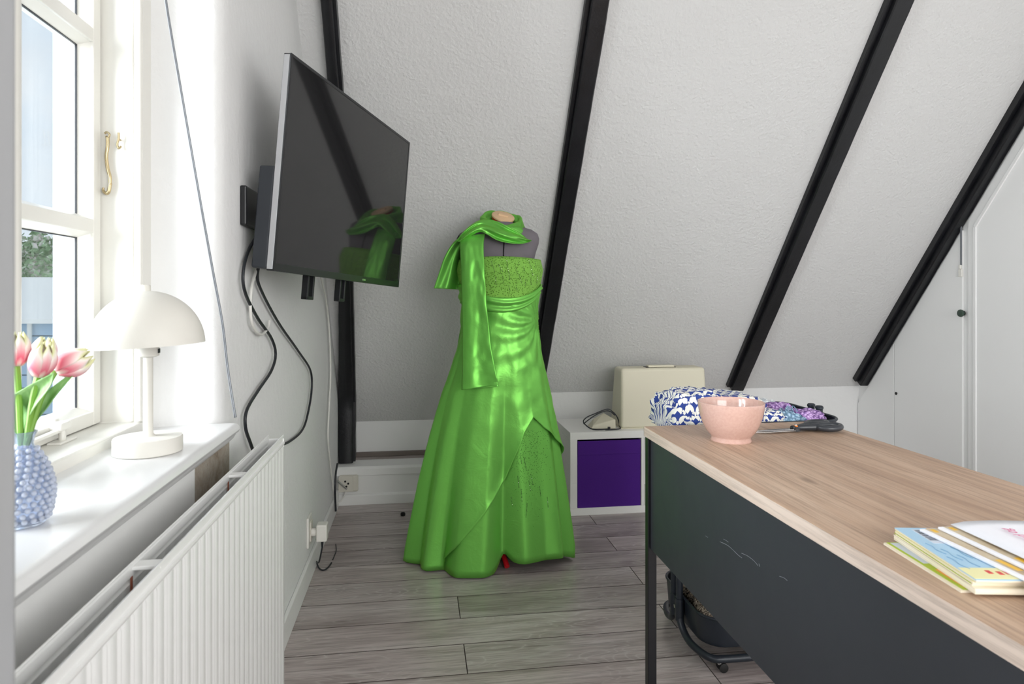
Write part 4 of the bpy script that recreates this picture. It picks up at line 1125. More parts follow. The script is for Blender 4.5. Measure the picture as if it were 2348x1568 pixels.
# two open-edged glossy magazines with tan pictures
for k, (pa, pb_, lab) in enumerate((((2108, 1218), (2348, 1333), 'glossy magazine with tan picture and white spine, lower of two'), ((2150, 1213), (2348, 1307), 'glossy magazine with tan picture and white spine, upper of two'))):
    z = DZ + 0.004 + top2 + 0.0005 + 0.0045 * k
    s = Sheet(pa, pb_, z, 0.17, 0.285)
    r = thing('magazine', s.loc(), lab, 'magazine', MG)
    s.slab(0, s.l, 0, s.w, 0, 0.0038).build('pages', M_PWHITE, r, bevel=0.001)
    s.slab(0.002, s.l - 0.002, 0.0075, s.w, 0.0038, 0.0041).build('cover_picture', M_TAN, r)
    s.slab(0.006, 0.018, 0.012, 0.019, 0.0041, 0.0043).build('yellow_print', M_YEL, r)
    s.slab(0.12, 0.155, 0.012, 0.020, 0.0041, 0.0043).build('yellow_print', M_YEL, r)
    s.slab(0.165, 0.20, 0.010, 0.022, 0.0041, 0.0043).build('grey_print', M_GREYP, r)
# folded white leaflet on top
z = DZ + 0.004 + top2 + 0.0105
s = Sheet((2180, 1204), (2348, 1283), z, 0.21, 0.285)
r = thing('leaflet', s.loc(), 'folded white printed leaflet on top of the magazine stack', 'leaflet', MG)
rows = []
for i in range(15):
    a = s.l * i / 14
    rows.append([s.p(a, s.w * j / 10, 0.004 + 0.0025 * sin(j * 0.7 + i * 0.25) * (0.3 + j / 14) - (0.003 if j == 0 else 0)) for j in range(11)])
MB().grid(rows).build('sheet', M_PWHITE, r, smooth=True, angle=0, solid=0.0012)
def text_mesh(txt, size):
    cu = bpy.data.curves.new('t', 'FONT'); cu.body = txt; cu.size = size; cu.extrude = 0.0001; cu.shear = 0.25
    ob = bpy.data.objects.new('t', cu); COL.objects.link(ob)
    dg = bpy.context.evaluated_depsgraph_get(); me = bpy.data.meshes.new_from_object(ob.evaluated_get(dg))
    bpy.data.objects.remove(ob); bpy.data.curves.remove(cu); return me
for txt, a, b, sz in (('Sød og', 0.098, 0.055, 0.020), ('sjov', 0.098, 0.076, 0.020), ('sommer', 0.128, 0.097, 0.022)):
    me = text_mesh(txt, sz); me.materials.append(M_PINK)
    o = bpy.data.objects.new('heading', me); COL.objects.link(o); o.parent = r
    o.matrix_local = Matrix.Translation(s.p(a, b, 0.0088) - ORG[r]) @ Matrix((( -s.e1.x, -s.e2.x, 0), (-s.e1.y, -s.e2.y, 0), (0, 0, 1))).to_4x4()
tx = MB()
for i in range(8):
    g = s.slab(0.012 + 0.003 * (i % 3), 0.125 - 0.004 * ((i * 3) % 4), 0.112 + i * 0.0065, 0.1138 + i * 0.0065, 0.0088, 0.009); tx.add(g.v, g.f)
stuff(tx.build('text_lines', M_TXT, r))

# ================================================================== TROLLEY
TX0, TX1, TY0, TY1 = 0.866, 1.336, 1.886, 2.262
tro = thing('utility_trolley', ((TX0 + TX1) / 2, (TY0 + TY1) / 2, 0), 'dark metal utility trolley at the far end of the desk', 'trolley')
def rrect(x0, x1, y0, y1, r, z, n=8):
    out = []
    for cx, cy, a0 in ((x1 - r, y1 - r, 0), (x0 + r, y1 - r, pi / 2), (x0 + r, y0 + r, pi), (x1 - r, y0 + r, 1.5 * pi)):
        out += [Vector((cx + r * cos(a0 + pi / 2 * k / n), cy + r * sin(a0 + pi / 2 * k / n), z)) for k in range(n + 1)]
    return out
def bin_(z0, z1, name):
    g = 0.010; rings = []
    for ins, z in ((0.02, z0), (0.008, z0 + 0.004), (0.005, z0 + 0.012), (0.0, z1), (0.0025, z1), (0.0075, z0 + 0.013), (0.012, z0 + 0.006), (0.022, z0 + 0.003)):
        rings.append(rrect(TX0 + ins, TX1 - ins, TY0 + ins, TY1 - ins, 0.075, z))
    m = MB().grid(rings, wrap=True); n = len(rings[0])
    m.f += [tuple(range(n))[::-1], tuple((len(rings) - 1) * n + k for k in range(n))]
    o = m.build(name, M_CART, tro, smooth=True, angle=35)
    MB().tube(rrect(TX0, TX1, TY0, TY1, 0.075, z1), 0.0045, 8, closed=True).build('rim', M_CART, o, smooth=True)
    return o
ZT = 0.757
bin_(ZT - 0.115, ZT, 'top_tray'); bin_(0.415, 0.50, 'middle_tray'); bin_(0.066, 0.158, 'bottom_tray')
ym_ = (TY0 + TY1) / 2
for yy, sg in ((ym_ - 0.023, -1), (ym_ + 0.023, 1)):
    for xe, sx in ((TX0 - 0.014, 1), (TX1 + 0.014, -1)):
        ylong = TY0 + 0.0 if sg < 0 else TY1 - 0.0
        pts = [(xe, yy, ZT + 0.012), (xe, yy, 0.40), (xe, yy, 0.14), (xe, yy + sg * 0.004, 0.090), (xe + sx * 0.004, yy + sg * 0.035, 0.056), (xe + sx * 0.010, yy + sg * 0.085, 0.044), (xe + sx * 0.035, ylong - sg * 0.015, 0.040), (xe + sx * 0.085, ylong, 0.040), ((TX0 + TX1) / 2, ylong, 0.040)]
        MB().tube(bez(pts, 6), 0.0115, 14).build('frame_tube', M_CART, tro, smooth=True, angle=0)
        MB().lathe([(0.0135, 0), (0.0135, 0.006), (0.010, 0.010), (0, 0.011)], (xe, yy, ZT + 0.010), 14).build('tube_cap', M_CART, tro, smooth=True)
for xe in (TX0 - 0.014, TX1 + 0.014):
    for z in (0.120, 0.45, ZT - 0.06):
        b = MB(); b.tube([(xe, ym_ - 0.023, z - 0.035), (xe, ym_ - 0.023, z + 0.035)], 0.0138, 14); b.tube([(xe, ym_ + 0.023, z - 0.035), (xe, ym_ + 0.023, z + 0.035)], 0.0138, 14)
        b.box(xe - 0.006, xe + 0.006, ym_ - 0.02, ym_ + 0.02, z - 0.035, z + 0.035)
        o = b.build('bracket', M_CART, tro, smooth=True)
        MB().lathe([(0.006, 0), (0.006, 0.003), (0, 0.0035)], (xe - 0.006 if xe < 1 else xe + 0.006, ym_, z), 12, Matrix.Rotation(-pi / 2 if xe < 1 else pi / 2, 3, 'Y')).build('bolt', M_STEEL, o, smooth=True)
for x in (TX0 + 0.05, TX1 - 0.05):
    for yv in (TY0 + 0.008, TY1 - 0.008):
        cst = MB().lathe([(0.010, 0), (0.010, -0.006), (0.006, -0.008), (0.006, -0.010)], (x, yv, 0.031), 12)
        o = cst.build('caster', M_STEEL, tro, smooth=True)
        wh = MB()
        for off in (-0.010, 0.010):
            wh.lathe([(0.0, -0.005), (0.011, -0.005), (0.014, -0.0035), (0.014, 0.0035), (0.011, 0.005), (0.0, 0.005)], (x + 0.008, yv + off, 0.0142), 22, Matrix.Rotation(pi / 2, 3, 'X'))
        wh.build('wheel', M_RUBBER, o, smooth=True)

# ---- textiles in the trolley
def lump(c, r, amp, fr, seed, n=40, m=22, flat=0.0, pw=0.8):
    rows, uvs = [], []
    for i in range(m + 1):
        a = pi * i / m; rw, ru = [], []
        for k in range(n + 1):
            b = 2 * pi * k / n
            d = Vector((sin(a) * cos(b), sin(a) * sin(b), -cos(a)))
            d2 = Vector([math.copysign(abs(q) ** pw, q) for q in d])
            s_ = 1 + amp * (noise.noise(d * fr + Vector((seed, 0, 0))) + 0.5 * noise.noise(d * fr * 2.3 + Vector((0, seed, 0))))
            p = Vector((c[0] + r[0] * d2.x * s_, c[1] + r[1] * d2.y * s_, c[2] + r[2] * d2.z * s_))
            rw.append(p); ru.append((p.x + 0.005 * noise.noise(p * 9), atan2(p.z - c[2] + 0.03, c[1] - p.y) * 0.115 + 0.12 * p.x + 0.005 * noise.noise(p * 11 + Vector((4, 0, 0)))))
        rows.append(rw); uvs.append(ru)
    return MB().grid(rows, uvs=uvs)

def scallop_mat():
    M = Mat('blue_white_scallop_print', lin(240, 238, 228), 0.75)
    s = M.n.new('ShaderNodeSeparateXYZ'); M.l.new(M.tc('UV'), s.inputs[0])
    U = M.math('MULTIPLY', s.outputs[0], 31.0); V = M.math('MULTIPLY', s.outputs[1], 36.0)
    row = M.math('FLOOR', V)
    U2 = M.math('ADD', U, M.math('MULTIPLY', M.math('MODULO', row, 2.0), 0.5))
    fx = M.math('SUBTRACT', M.math('FRACT', U2), 0.5); fy = M.math('FRACT', V)
    ax_ = M.math('ABSOLUTE', fx)
    # white arch: inside an ellipse, with a blue chevron notch cut from below
    e = M.math('ADD', M.math('POWER', M.math('MULTIPLY', fx, 2.45), 2.0), M.math('POWER', M.math('MULTIPLY', M.math('SUBTRACT', fy, 0.5), 2.1), 2.0))
    ins = M.math('LESS_THAN', e, 1.0)
    notch = M.math('LESS_THAN', fy, M.math('SUBTRACT', 0.50, M.math('MULTIPLY', ax_, 1.5)))
    white = M.math('MULTIPLY', ins, M.math('SUBTRACT', 1.0, notch))
    dot = M.math('LESS_THAN', M.math('ADD', M.math('POWER', M.math('MULTIPLY', M.math('SUBTRACT', 0.5, ax_), 9.0), 2.0), M.math('POWER', M.math('MULTIPLY', M.math('SUBTRACT', fy, 0.25), 5.0), 2.0)), 1.0)
    white = M.math('MAXIMUM', white, dot)
    M.color(M.mix(white, lin(36, 62, 140), lin(242, 240, 230)))
    M.bump(M.noise(90, 3), 0.15, 0.003)
    return M.m
M_SCALLOP = scallop_mat()
fc = (0.945, 2.115, 0.772)
def fabric_lump(c, r, seed, n=72, m=34):
    mb_ = lump(c, r, 0.11, 3.4, seed, n, m, pw=0.48)
    return mb_
fb = thing('printed_fabric', (fc[0], fc[1], ZT - 0.02), 'heap of blue and white printed fabric on the trolley', 'fabric')
fabric_lump((0.962, 2.09, 0.762), (0.165, 0.140, 0.068), 2.2).build('heap', M_SCALLOP, fb, smooth=True, angle=0)
lump((0.888, 2.05, 0.785), (0.085, 0.095, 0.062), 0.16, 3.5, 5.5, 48, 26, pw=0.55).build('upper_fold', M_SCALLOP, fb, smooth=True, angle=0)
lump((1.130, 2.02, 0.748), (0.050, 0.060, 0.035), 0.2, 3.5, 8.5, 36, 18, pw=0.75).build('loose_fold', M_SCALLOP, fb, smooth=True, angle=0)

def knit(name, cols, sc):
    M = Mat(name, cols[1], 0.9)
    v = M.n.new('ShaderNodeTexVoronoi'); v.inputs['Scale'].default_value = sc
    M.l.new(M.tc(), v.inputs['Vector'])
    M.color(M.ramp(M.math('ADD', M.math('MULTIPLY', v.outputs['Distance'], 0.8), M.math('MULTIPLY', M.noise(20, 3), 0.5)), [(0.3, cols[2]), (0.55, cols[1]), (0.85, cols[0])]))
    M.bump(v.outputs['Distance'], 0.8, 0.004)
    return M.m
M_LILAC = knit('lilac_crochet', (lin(104, 70, 130), lin(186, 150, 206), lin(222, 196, 232)), 130)
M_PALEBL = knit('pale_blue_yarn', (lin(92, 122, 148), lin(150, 182, 206), lin(206, 220, 234)), 110)
M_WHITEK = knit('white_cotton', (lin(176, 184, 190), lin(222, 226, 228), lin(240, 240, 238)), 90)
tz = ZT - 0.02
c1 = thing('crochet_cloth', (1.26, 2.06, tz), 'lilac crocheted cloth crumpled in the right of the trolley tray', 'cloth')
lump((1.262, 2.02, tz + 0.008), (0.062, 0.055, 0.032), 0.25, 3.2, 1.0).build('front_fold', M_LILAC, c1, smooth=True, angle=0)
lump((1.20, 2.09, tz + 0.012), (0.060, 0.050, 0.040), 0.28, 3.0, 4.0).build('back_fold', M_LILAC, c1, smooth=True, angle=0)
c2 = thing('yarn_bundle', (1.185, 2.03, tz), 'pale blue yarn bundle beside the printed fabric', 'yarn')
lump((1.195, 2.005, tz + 0.004), (0.050, 0.045, 0.032), 0.35, 3.6, 9.0).build('skein', M_PALEBL, c2, smooth=True, angle=0)
st_ = MB()
for k in range(9):
    a0 = Vector((1.165 + 0.006 * k, 1.975 + 0.006 * (k % 4), tz + 0.02)); st_.tube(bez([a0, a0 + Vector((-.006, .02, .022)), a0 + Vector((.014, .05, .016 + .002 * k)), a0 + Vector((.03, .03, .0))], 5), 0.0016, 5)
stuff(st_.build('loose_strands', M_PALEBL, c2, smooth=True))
c3 = thing('folded_cotton', (1.19, 2.16, tz), 'folded white cotton cloth at the back of the trolley tray', 'cloth')
lump((1.205, 2.175, tz + 0.016), (0.055, 0.042, 0.036), 0.2, 2.4, 6.0).build('cloth', M_WHITEK, c3, smooth=True, angle=0)

def tweed():
    M = Mat('brown_flecked_yarn', lin(110, 95, 80), 0.95)
    n_ = M.noise(150, 3, 0.8)
    M.color(M.ramp(n_, [(0.40, lin(26, 22, 22)), (0.48, lin(88, 72, 60)), (0.56, lin(214, 200, 178)), (0.68, lin(60, 48, 42))]))
    M.bump(n_, 1.0, 0.01)
    return M.m
M_TWEED = tweed()
for k, (cx, cy, lab) in enumerate(((0.942, 2.00, 'flecked brown yarn skein at the front of the lowest tray'), (0.940, 2.155, 'flecked brown yarn skein at the back of the lowest tray'), (1.07, 2.09, 'flecked brown yarn skein deeper in the lowest tray'))):
    y_ = thing('yarn_skein', (cx, cy, 0.10), lab, 'yarn', 'skeins in the lowest tray')
    lump((cx, cy, 0.150), (0.054, 0.062, 0.070), 0.22, 4.0, 3.0 + k).build('skein', M_TWEED, y_, smooth=True, angle=0)
    fz = MB(); rz = random.Random(k)
    for _ in range(260):
        a, b = rz.uniform(0, 2 * pi), math.acos(rz.uniform(0.0, 1))
        d = Vector((sin(b) * cos(a), sin(b) * sin(a), cos(b)))
        p = Vector((cx + .053 * d.x, cy + .061 * d.y, .150 + .069 * d.z)); tv_ = d.cross(Vector((rz.gauss(0, 1), rz.gauss(0, 1), rz.gauss(0, 1)))).normalized()
        fz.tube([p - tv_ * .008, p + d * .008, p + tv_ * .008], 0.0014, 4)
    stuff(fz.build('loops', M_TWEED, y_))

for o_ in list(COL.objects):
    if o_.parent is None and o_.name.split('.')[0] in ('printed_fabric', 'crochet_cloth', 'yarn_bundle', 'folded_cotton', 'yarn_skein'):
        o_.location += Vector((-0.010, -0.036, 0))

# ================================================================== DRESS FORM, DRESS, SHAWL
DC = Vector((0.345, 2.83, 0.0)); DD = 2.85
RV, TV_ = Vector((CT, -ST, 0)), Vector((-ST, -CT, 0))     # picture right / toward the viewer
def v2z(v): return CAM_H - (v - 678) * DD / 1500.0
SIL = [(590, 1054, 1238), (620, 1050, 1243), (660, 1057, 1236), (700, 1062, 1229), (750, 1061, 1230), (800, 1052, 1236), (850, 1037, 1246), (900, 1018, 1256), (1000, 991, 1275), (1100, 969, 1289), (1200, 951, 1301), (1250, 943, 1306), (1285, 941, 1304)]
UC = 1174 + 1500 * (DC.dot(RV)) / DC.dot(Vector((ST, CT, 0)))
ZT_ = sorted([(v2z(v), ((l + r_) / 2 - UC) * DD / 1500, (r_ - l) / 2 * DD / 1500) for v, l, r_ in SIL])
RY_ = [(0.0, 0.170, 0.30), (0.2, 0.160, 0.27), (0.5, 0.140, 0.215), (0.75, 0.128, 0.165), (0.95, 0.122, 0.13), (1.06, 0.112, 0.11), (1.18, 0.122, 0.105), (1.26, 0.140, 0.105), (1.32, 0.128, 0.10), (1.4, 0.1, 0.1)]
FOLDS = [(-3.15, 0.0), (-2.7, .5), (-2.4, -.5), (-2.0, .7), (-1.7, -.4), (-1.38, .55), (-1.10, -.6), (-0.80, .45), (-0.62, -.55), (-0.34, 0.9), (-0.05, 0.65), (0.17, -0.95), (0.42, .35), (0.75, -.05), (1.0, .5), (1.2, -.35), (1.5, .6), (1.8, -.5), (2.2, .6), (2.6, -.4), (3.15, 0)]
def fold(ph, z):
    k = max(0.0, min(1.0, (0.95 - z) / 0.95)) ** 1.15
    ph = (ph + pi) % (2 * pi) - pi
    for (a, p), (b, q) in zip(FOLDS, FOLDS[1:]):
        if a <= ph <= b:
            t = (ph - a) / (b - a); t = 0.6 * t + 0.4 * t * t * (3 - 2 * t)
            return (p + (q - p) * t) * 0.044 * k
    return 0.0
def dress_pt(ph, z, off=0.0, ripple=0.0):
    cx, rx_ = lerp_tab(ZT_, z); rf, rb_ = lerp_tab(RY_, z)
    ry = rf if cos(ph) > 0 else rb_
    f_ = fold(ph, z) + off
    if ripple:
        a = atan2(z - 1.045, (1.35 - ph) * 0.17 + 1e-6); r_ = sqrt((z - 1.045) ** 2 + ((1.35 - ph) * 0.17) ** 2)
        if -1.5 < ph < 1.9:
            f_ += ripple * sin(a * 17 + 2.5 * sin(r_ * 14)) * exp(-abs(z - 1.02) / 0.16) * min(1, r_ / 0.05)
        f_ += 0.0022 * noise.noise(Vector((ph * 7, z * 22, 1.3))) * max(0, min(1, (z - 0.2) * 2))
    return DC + RV * (cx + (rx_ + f_) * sin(ph)) + TV_ * ((ry + f_) * cos(ph)) + Vector((0, 0, z))

form = thing('dress_form', DC, 'grey fabric dress form on a red-footed stand', 'dress form')
FT = [(1.02, 0.0, .105, .095), (1.10, 0, .10, .09), (1.20, 0.0, .125, .105), (1.28, 0.002, .150, .115), (1.34, 0.0, .166, .108), (1.375, 0.0, .178, .095), (1.40, 0.0, .180, .085), (1.42, 0.003, .170, .078), (1.437, 0.006, .142, .070), (1.448, 0.010, .100, .062), (1.456, 0.014, .066, .055), (1.466, 0.018, .053, .050), (1.473, 0.020, .040, .038)]
rows = []
for z, cx, rx_, ry in FT:
    rows.append([DC + RV * (cx + rx_ * sin(2 * pi * k / 48)) + TV_ * (ry * cos(2 * pi * k / 48)) + Vector((0, 0, z)) for k in range(48)])
m = MB().grid(rows, wrap=True); m.f.append(tuple((len(rows) - 1) * 48 + k for k in range(48))); m.f.append(tuple(range(48))[::-1])
m.build('torso', M_TORSO, form, smooth=True, angle=60)
pts = []
for i in range(12):
    z = 1.30 + 0.148 * i / 11; cx, rx_, ry = lerp_tab(FT, z); ph = 0.16
    pts.append(DC + RV * (cx + (rx_ + .001) * sin(ph)) + TV_ * ((ry + .001) * cos(ph)) + Vector((0, 0, z)))
MB().tube(pts, 0.0028, 6).build('centre_seam', M_SEAM, form, smooth=True)
pts = []
for i in range(10):
    z = 1.30 + 0.11 * i / 9; cx, rx_, ry = lerp_tab(FT, z); ph = -1.25
    pts.append(DC + RV * (cx + (rx_ + .001) * sin(ph)) + TV_ * ((ry + .001) * cos(ph)) + Vector((0, 0, z)))
MB().tube(pts, 0.0026, 6).build('side_seam', M_SEAM, form, smooth=True)
nk = DC + RV * 0.022 + Vector((0, 0, 1.490))
tl = Matrix.Rotation(radians(-14), 3, TV_) @ Matrix.Rotation(radians(30), 3, RV)
MB().lathe([(0.049, 0.0), (0.051, 0.003), (0.050, 0.008), (0.046, 0.010), (0, 0.010)], nk, 40, tl).build('neck_cap', M_WOODCAP, form, smooth=True)
MB().obox(nk + tl @ Vector((0, 0, 0.012)), tl @ (RV * 0.022), tl @ (TV_ * 0.008), (0, 0, 0.004)).build('cap_handle', M_WOODCAP, form, bevel=0.002)
MB().lathe([(0.045, -0.010), (0.0480, -0.008), (0.0480, -0.001), (0.045, 0.0)], nk, 32, tl).build('red_collar', M_RED, form, smooth=True)
MB().tube([DC + Vector((0, 0, 0.03)), DC + Vector((0, 0, 1.03))], 0.013, 12).build('pole', M_STEEL, form, smooth=True)
tip = atZ(1163, 1306, 0.0)
for k in range(4):
    if k == 0: e = Vector((tip.x, tip.y, 0)); w_ = None
    else:
        dv = (Vector((tip.x, tip.y, 0)) - DC); dv.rotate(Matrix.Rotation(k * pi / 2, 3, 'Z')); e = DC + dv * (1.0)
    a = DC + Vector((0, 0, 0.085)); b = e + (DC - e).normalized() * 0.04 + Vector((0, 0, 0.040)); c_ = e + Vector((0, 0, 0.012))
    MB().tube(bez([a, b, c_], 6), 0.0115, 10).build('stand_leg', M_RED, form, smooth=True)

dress = thing('evening_gown', DC, 'long green taffeta evening gown on the dress form', 'dress')
# bodice
NB = 96
rows = []
for j in range(15):
    t = j / 14
    row_ = []
    for k in range(NB):
        ph = 2 * pi * k / NB - pi
        zt_b = 1.312 + 0.006 * cos(2 * ph) - 0.004 * cos(ph)
        zb_b = 1.128 + 0.035 * (1 - cos(ph)) * 0.5
        z = zb_b + (zt_b - zb_b) * t
        row_.append(dress_pt(ph, z, 0.004 + (-0.004 * t ** 6)))
    rows.append(row_)
bod = MB().grid(rows, wrap=True).build('bodice', M_BEADED, dress, smooth=True, angle=0, solid=0.002)
def px_dress(u, v, off):
    """point of the gown's front surface seen at pixel (u, v)"""
    ph, z = 0.0, v2z(v)
    for _ in range(12):
        p = dress_pt(ph, z, off); w = p - C0; d = w.dot(Vector((ST, CT, 0)))
        z += (CAM_H - (v - 678) * d / 1500.0) - p.z
        uu = 1174 + 1500 * w.dot(RV) / d
        cx, rx_ = lerp_tab(ZT_, z); ph += (u - uu) * d / 1500.0 / max(0.03, rx_ * max(cos(ph), .25))
        ph = max(-1.5, min(1.5, ph))
    return dress_pt(ph, z, off), ph, z
bd_, bs_ = MB(), MB()
rb2 = random.Random(11)
strands = [(1127, 600, 1134, 622), (1143, 606, 1153, 622), (1162, 598, 1169, 640), (1183, 612, 1186, 626), (1188, 598, 1191, 606), (1190, 630, 1196, 648), (1200, 612, 1202, 624), (1213, 598, 1216, 608), (1217, 612, 1222, 630), (1227, 600, 1230, 612), (1136, 636, 1138, 652), (1153, 634, 1154, 646), (1167, 655, 1169, 668), (1184, 655, 1186, 668), (1206, 640, 1204, 655), (1217, 640, 1218, 652), (1232, 634, 1231, 648),
           (1193, 1040, 1196, 1062), (1202, 1050, 1207, 1078), (1217, 1088, 1222, 1110), (1187, 1092, 1190, 1118), (1213, 1104, 1217, 1125), (1237, 1115, 1240, 1135), (1255, 1140, 1257, 1165), (1172, 1140, 1175, 1160), (1209, 1155, 1206, 1185), (1195, 1122, 1197, 1150)]
for (u0, v0, u1, v1) in strands:
    L_ = sqrt((u1 - u0) ** 2 + (v1 - v0) ** 2); n = max(3, int(L_ / 2.6))
    for i in range(n):
        t = i / (n - 1); p, _, _ = px_dress(u0 + (u1 - u0) * t, v0 + (v1 - v0) * t, 0.0075 if v0 < 700 else 0.003)
        (bs_ if rb2.random() < 0.10 else bd_).sphere(p, 0.0016, 6, 4)
# underskirt
N = 200
def hem_z(ph):
    t = max(0.0, min(1.0, (ph - 0.06) / 0.14)); t = t * t * (3 - 2 * t)
    b = max(0.0, min(1.0, (1.6 - ph) / 0.5))
    h = 0.006 + 0.042 * t * b + 0.030 * exp(-((ph - 0.20) / 0.07) ** 2)
    return h
rows = []
for j in range(57):
    t = (j / 56) ** 0.9
    row_ = []
    for k in range(N):
        ph = 2 * pi * k / N - pi; z0 = hem_z(ph); z = z0 + (1.06 - z0) * t
        row_.append(dress_pt(ph, z, 0.0, 0.0) + TV_ * (0.0))
    rows.append(row_)
us = MB().grid(rows, wrap=True).build('underskirt', M_GREEN, dress, smooth=True, angle=0, solid=0.0015)
for _ in range(620):
    v = 985 + 200 * abs(rb2.gauss(0.25, 0.33)); u = 1200 + rb2.gauss(10, 28)
    if v > 1215 or u > 1262 or u < 1158: continue
    p, _, _ = px_dress(u, v, 0.0012); bd_.sphere(p, 0.0011, 5, 3)
stuff(bd_.build('dark_beads', M_BEAD_D, bod, smooth=True)); stuff(bs_.build('silver_sequins', M_BEAD_S, bod, smooth=True))
# wrapped overskirt, its hem read off the photograph
HP = [(1019, 1282), (1045, 1256), (1075, 1222), (1110, 1180), (1140, 1132), (1158, 1098), (1176, 1056), (1200, 996), (1222, 957), (1234, 968), (1248, 982)]
hem = []
for u, v in HP:
    _, ph, z = px_dress(u, v, 0.012); hem.append((ph, max(z, 0.012)))
hem = sorted(hem)
PH0, PH1 = hem[0][0], hem[-1][0]
tabh = [(-pi, 0.012), (PH0 - 0.02, 0.012)] + hem + [(1.50, hem[-1][1] - 0.10), (1.70, hem[-1][1] - 0.145), (1.9, hem[-1][1] - 0.10), (2.3, hem[-1][1] - 0.30), (pi, 0.012)]
phs = sorted(set([-pi + 2 * pi * k / 220 for k in range(221)] + [h[0] for h in hem]))
rows = []
NJ = 64
for j in range(NJ + 1):
    row_ = []
    for ph in phs:
        zh = lerp_tab(tabh, ph)[0]
        zt_o = 1.142 + 0.034 * (1 - cos(max(-1.6, min(1.6, ph - 0.25)) * 1.1)) 
        zt_o = min(zt_o, 1.185)
        z = zh + (zt_o - zh) * j / NJ
        lift = 0.007 + 0.010 * exp(-((z - zh) / 0.03)) * (1 if ph > PH0 else 0.3) * (0 if z > 1.0 else 1)
        row_.append(dress_pt(ph, z, lift, 0.0045))
    rows.append(row_)
MB().grid(rows).build('overskirt', M_GREEN, dress, smooth=True, angle=0, solid=0.0016)
# gathered band just under the bodice
rows = []
for j in range(13):
    t = j / 12; row_ = []
    for k in range(97):
        ph = -1.75 + 3.35 * k / 96
        ztop = min(1.200, 1.139 + 0.095 * (1 - cos(max(-1.6, min(1.6, 1.05 * (ph - 0.18))))))
        z = ztop - 0.085 * (1 - t) * (0.45 + 0.55 * (1.6 - ph) / 3.35)
        row_.append(dress_pt(ph, z, 0.0125 + 0.0045 * sin(t * 11 + ph * 1.2) * (1 - (2 * t - 1) ** 4)))
    rows.append(row_)
MB().grid(rows).build('waist_drape', M_GREEN, dress, smooth=True, angle=0, solid=0.0015)

# shawl
shawl = thing('shawl', DC + Vector((0, 0, 0.75)), 'green taffeta shawl wound round the neck of the dress form', 'shawl')
def sheet(left, right, folds, nv=10, nu=24, amp=0.01, twist=0.0):
    L = bez([atD(*p) for p in left], nv); R_ = bez([atD(*p) for p in right], nv); rows = []
    for i, (a, b) in enumerate(zip(L, R_)):
        s_ = i / (len(L) - 1); r_ = []
        for k in range(nu + 1):
            t = k / nu; w = folds(t, s_) * amp
            r_.append(a + (b - a) * t + TV_ * w)
        rows.append(r_)
    return MB().grid(rows)
tailL = [(1056, 541, 2.735), (1055, 570, 2.715), (1058, 640, 2.700), (1060, 720, 2.715), (1060, 800, 2.712), (1060, 850, 2.700), (1059, 893, 2.692)]
tailR = [(1112, 536, 2.735), (1109, 566, 2.705), (1112, 640, 2.680), (1118, 720, 2.688), (1127, 800, 2.685), (1137, 850, 2.672), (1143, 882, 2.668)]
ff = lambda t, s_: (0.9 * sin(t * pi) + 0.55 * sin(t * 2.2 * pi + 0.5) * (0.4 + 0.6 * s_) + 0.18 * noise.noise(Vector((t * 5, s_ * 16, 0))) + 0.30 * max(0, t - 0.55) * sin(s_ * 34 - t * 9) * (1 if s_ > 0.35 else 0))
sheet(tailL, tailR, ff, 10, 28, 0.016).build('front_tail', M_GREEN2, shawl, smooth=True, angle=0, solid=0.0018)
t2L = [(1066, 846, 2.705), (1062, 870, 2.70), (1060, 893, 2.70)]
t2R = [(1136, 852, 2.682), (1140, 870, 2.682), (1145, 886, 2.68)]
sheet(t2L, t2R, lambda t, s_: 0.6 * sin(t * pi), 8, 16, 0.010).build('tail_lining', M_GREEN2, shawl, smooth=True, angle=0, solid=0.0018)
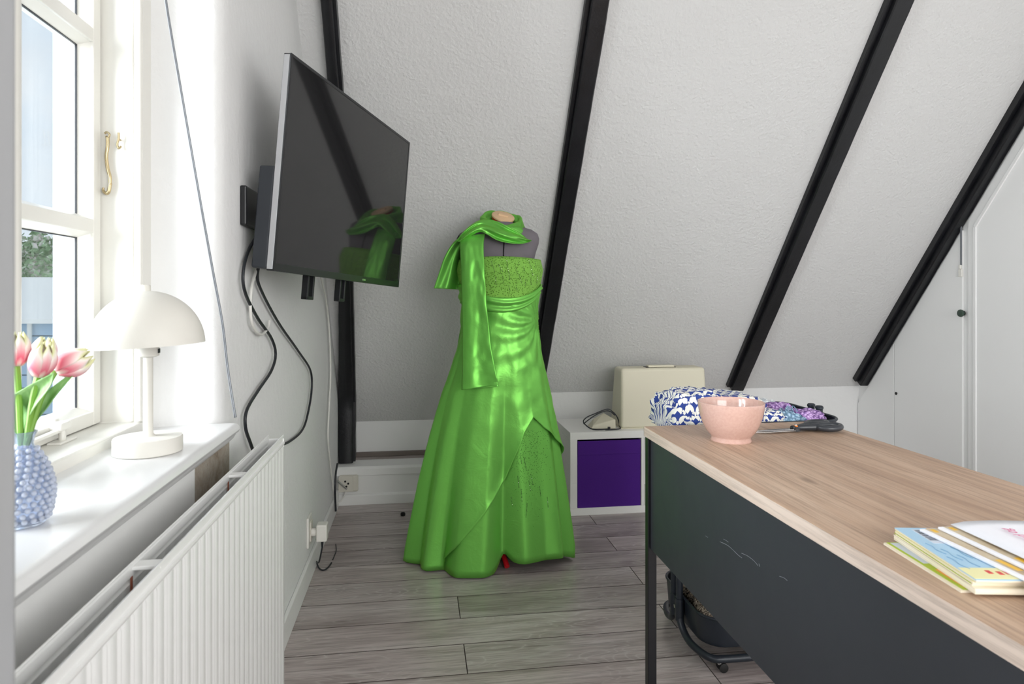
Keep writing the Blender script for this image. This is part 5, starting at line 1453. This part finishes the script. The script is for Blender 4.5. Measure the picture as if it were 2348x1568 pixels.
btL = [(1062, 540, 2.80), (1040, 556, 2.80), (1020, 588, 2.80), (1006, 628, 2.81), (995, 661, 2.815)]
btR = [(1080, 548, 2.82), (1068, 575, 2.84), (1064, 605, 2.85), (1062, 640, 2.85), (1060, 664, 2.85)]
sheet(btL, btR, lambda t, s_: 0.8 * sin(t * pi * 1.6) + 0.5 * sin(t * 4 * pi + s_ * 2), 8, 20, 0.012).build('back_tail', M_GREEN2, shawl, smooth=True, angle=0, solid=0.0018)
# front swag from the shoulder across the throat
swT = [(1046, 553, 2.76), (1064, 530, 2.755), (1088, 511, 2.765), (1112, 503, 2.775), (1140, 508, 2.76), (1165, 520, 2.755), (1190, 533, 2.77), (1206, 545, 2.79), (1216, 551, 2.80)]
swB = [(1056, 556, 2.725), (1078, 541, 2.705), (1100, 531, 2.70), (1118, 538, 2.70), (1136, 549, 2.70), (1160, 556, 2.705), (1186, 559, 2.725), (1206, 557, 2.75), (1219, 552, 2.775)]
sheet(swT, swB, lambda t, s_: 1.3 * sin(t * pi) + 0.75 * sin(t * 3.3 * pi + s_ * 3.5) + 0.25 * sin(t * 6 * pi - s_ * 8), 8, 22, 0.013).build('front_swag', M_GREEN2, shawl, smooth=True, angle=0, solid=0.0018)
# collar loop round the neck
rows = []
NL = 80
for k in range(NL):
    a = 2 * pi * k / NL
    cxr = 0.078 + 0.006 * sin(3 * a); cyr = 0.072
    c_ = DC + RV * (0.024 + cxr * sin(a)) + TV_ * (cyr * cos(a)) + Vector((0, 0, 1.459 - 0.036 * cos(a) - 0.010 * sin(a)))
    out = (RV * sin(a) + TV_ * cos(a))
    ring = []
    for j in range(22):
        b = 2 * pi * j / 22
        rr3 = 1 + 0.20 * sin(3 * b + 2.2 * a) + 0.12 * sin(5 * b - 3 * a)
        ring.append(c_ + out * (0.021 * rr3 * cos(b)) + Vector((0, 0, 0.031 * rr3 * sin(b))))
    rows.append(ring)
rows.append(rows[0])
MB().grid(rows, wrap=True).build('collar_loop', M_GREEN2, shawl, smooth=True, angle=0)
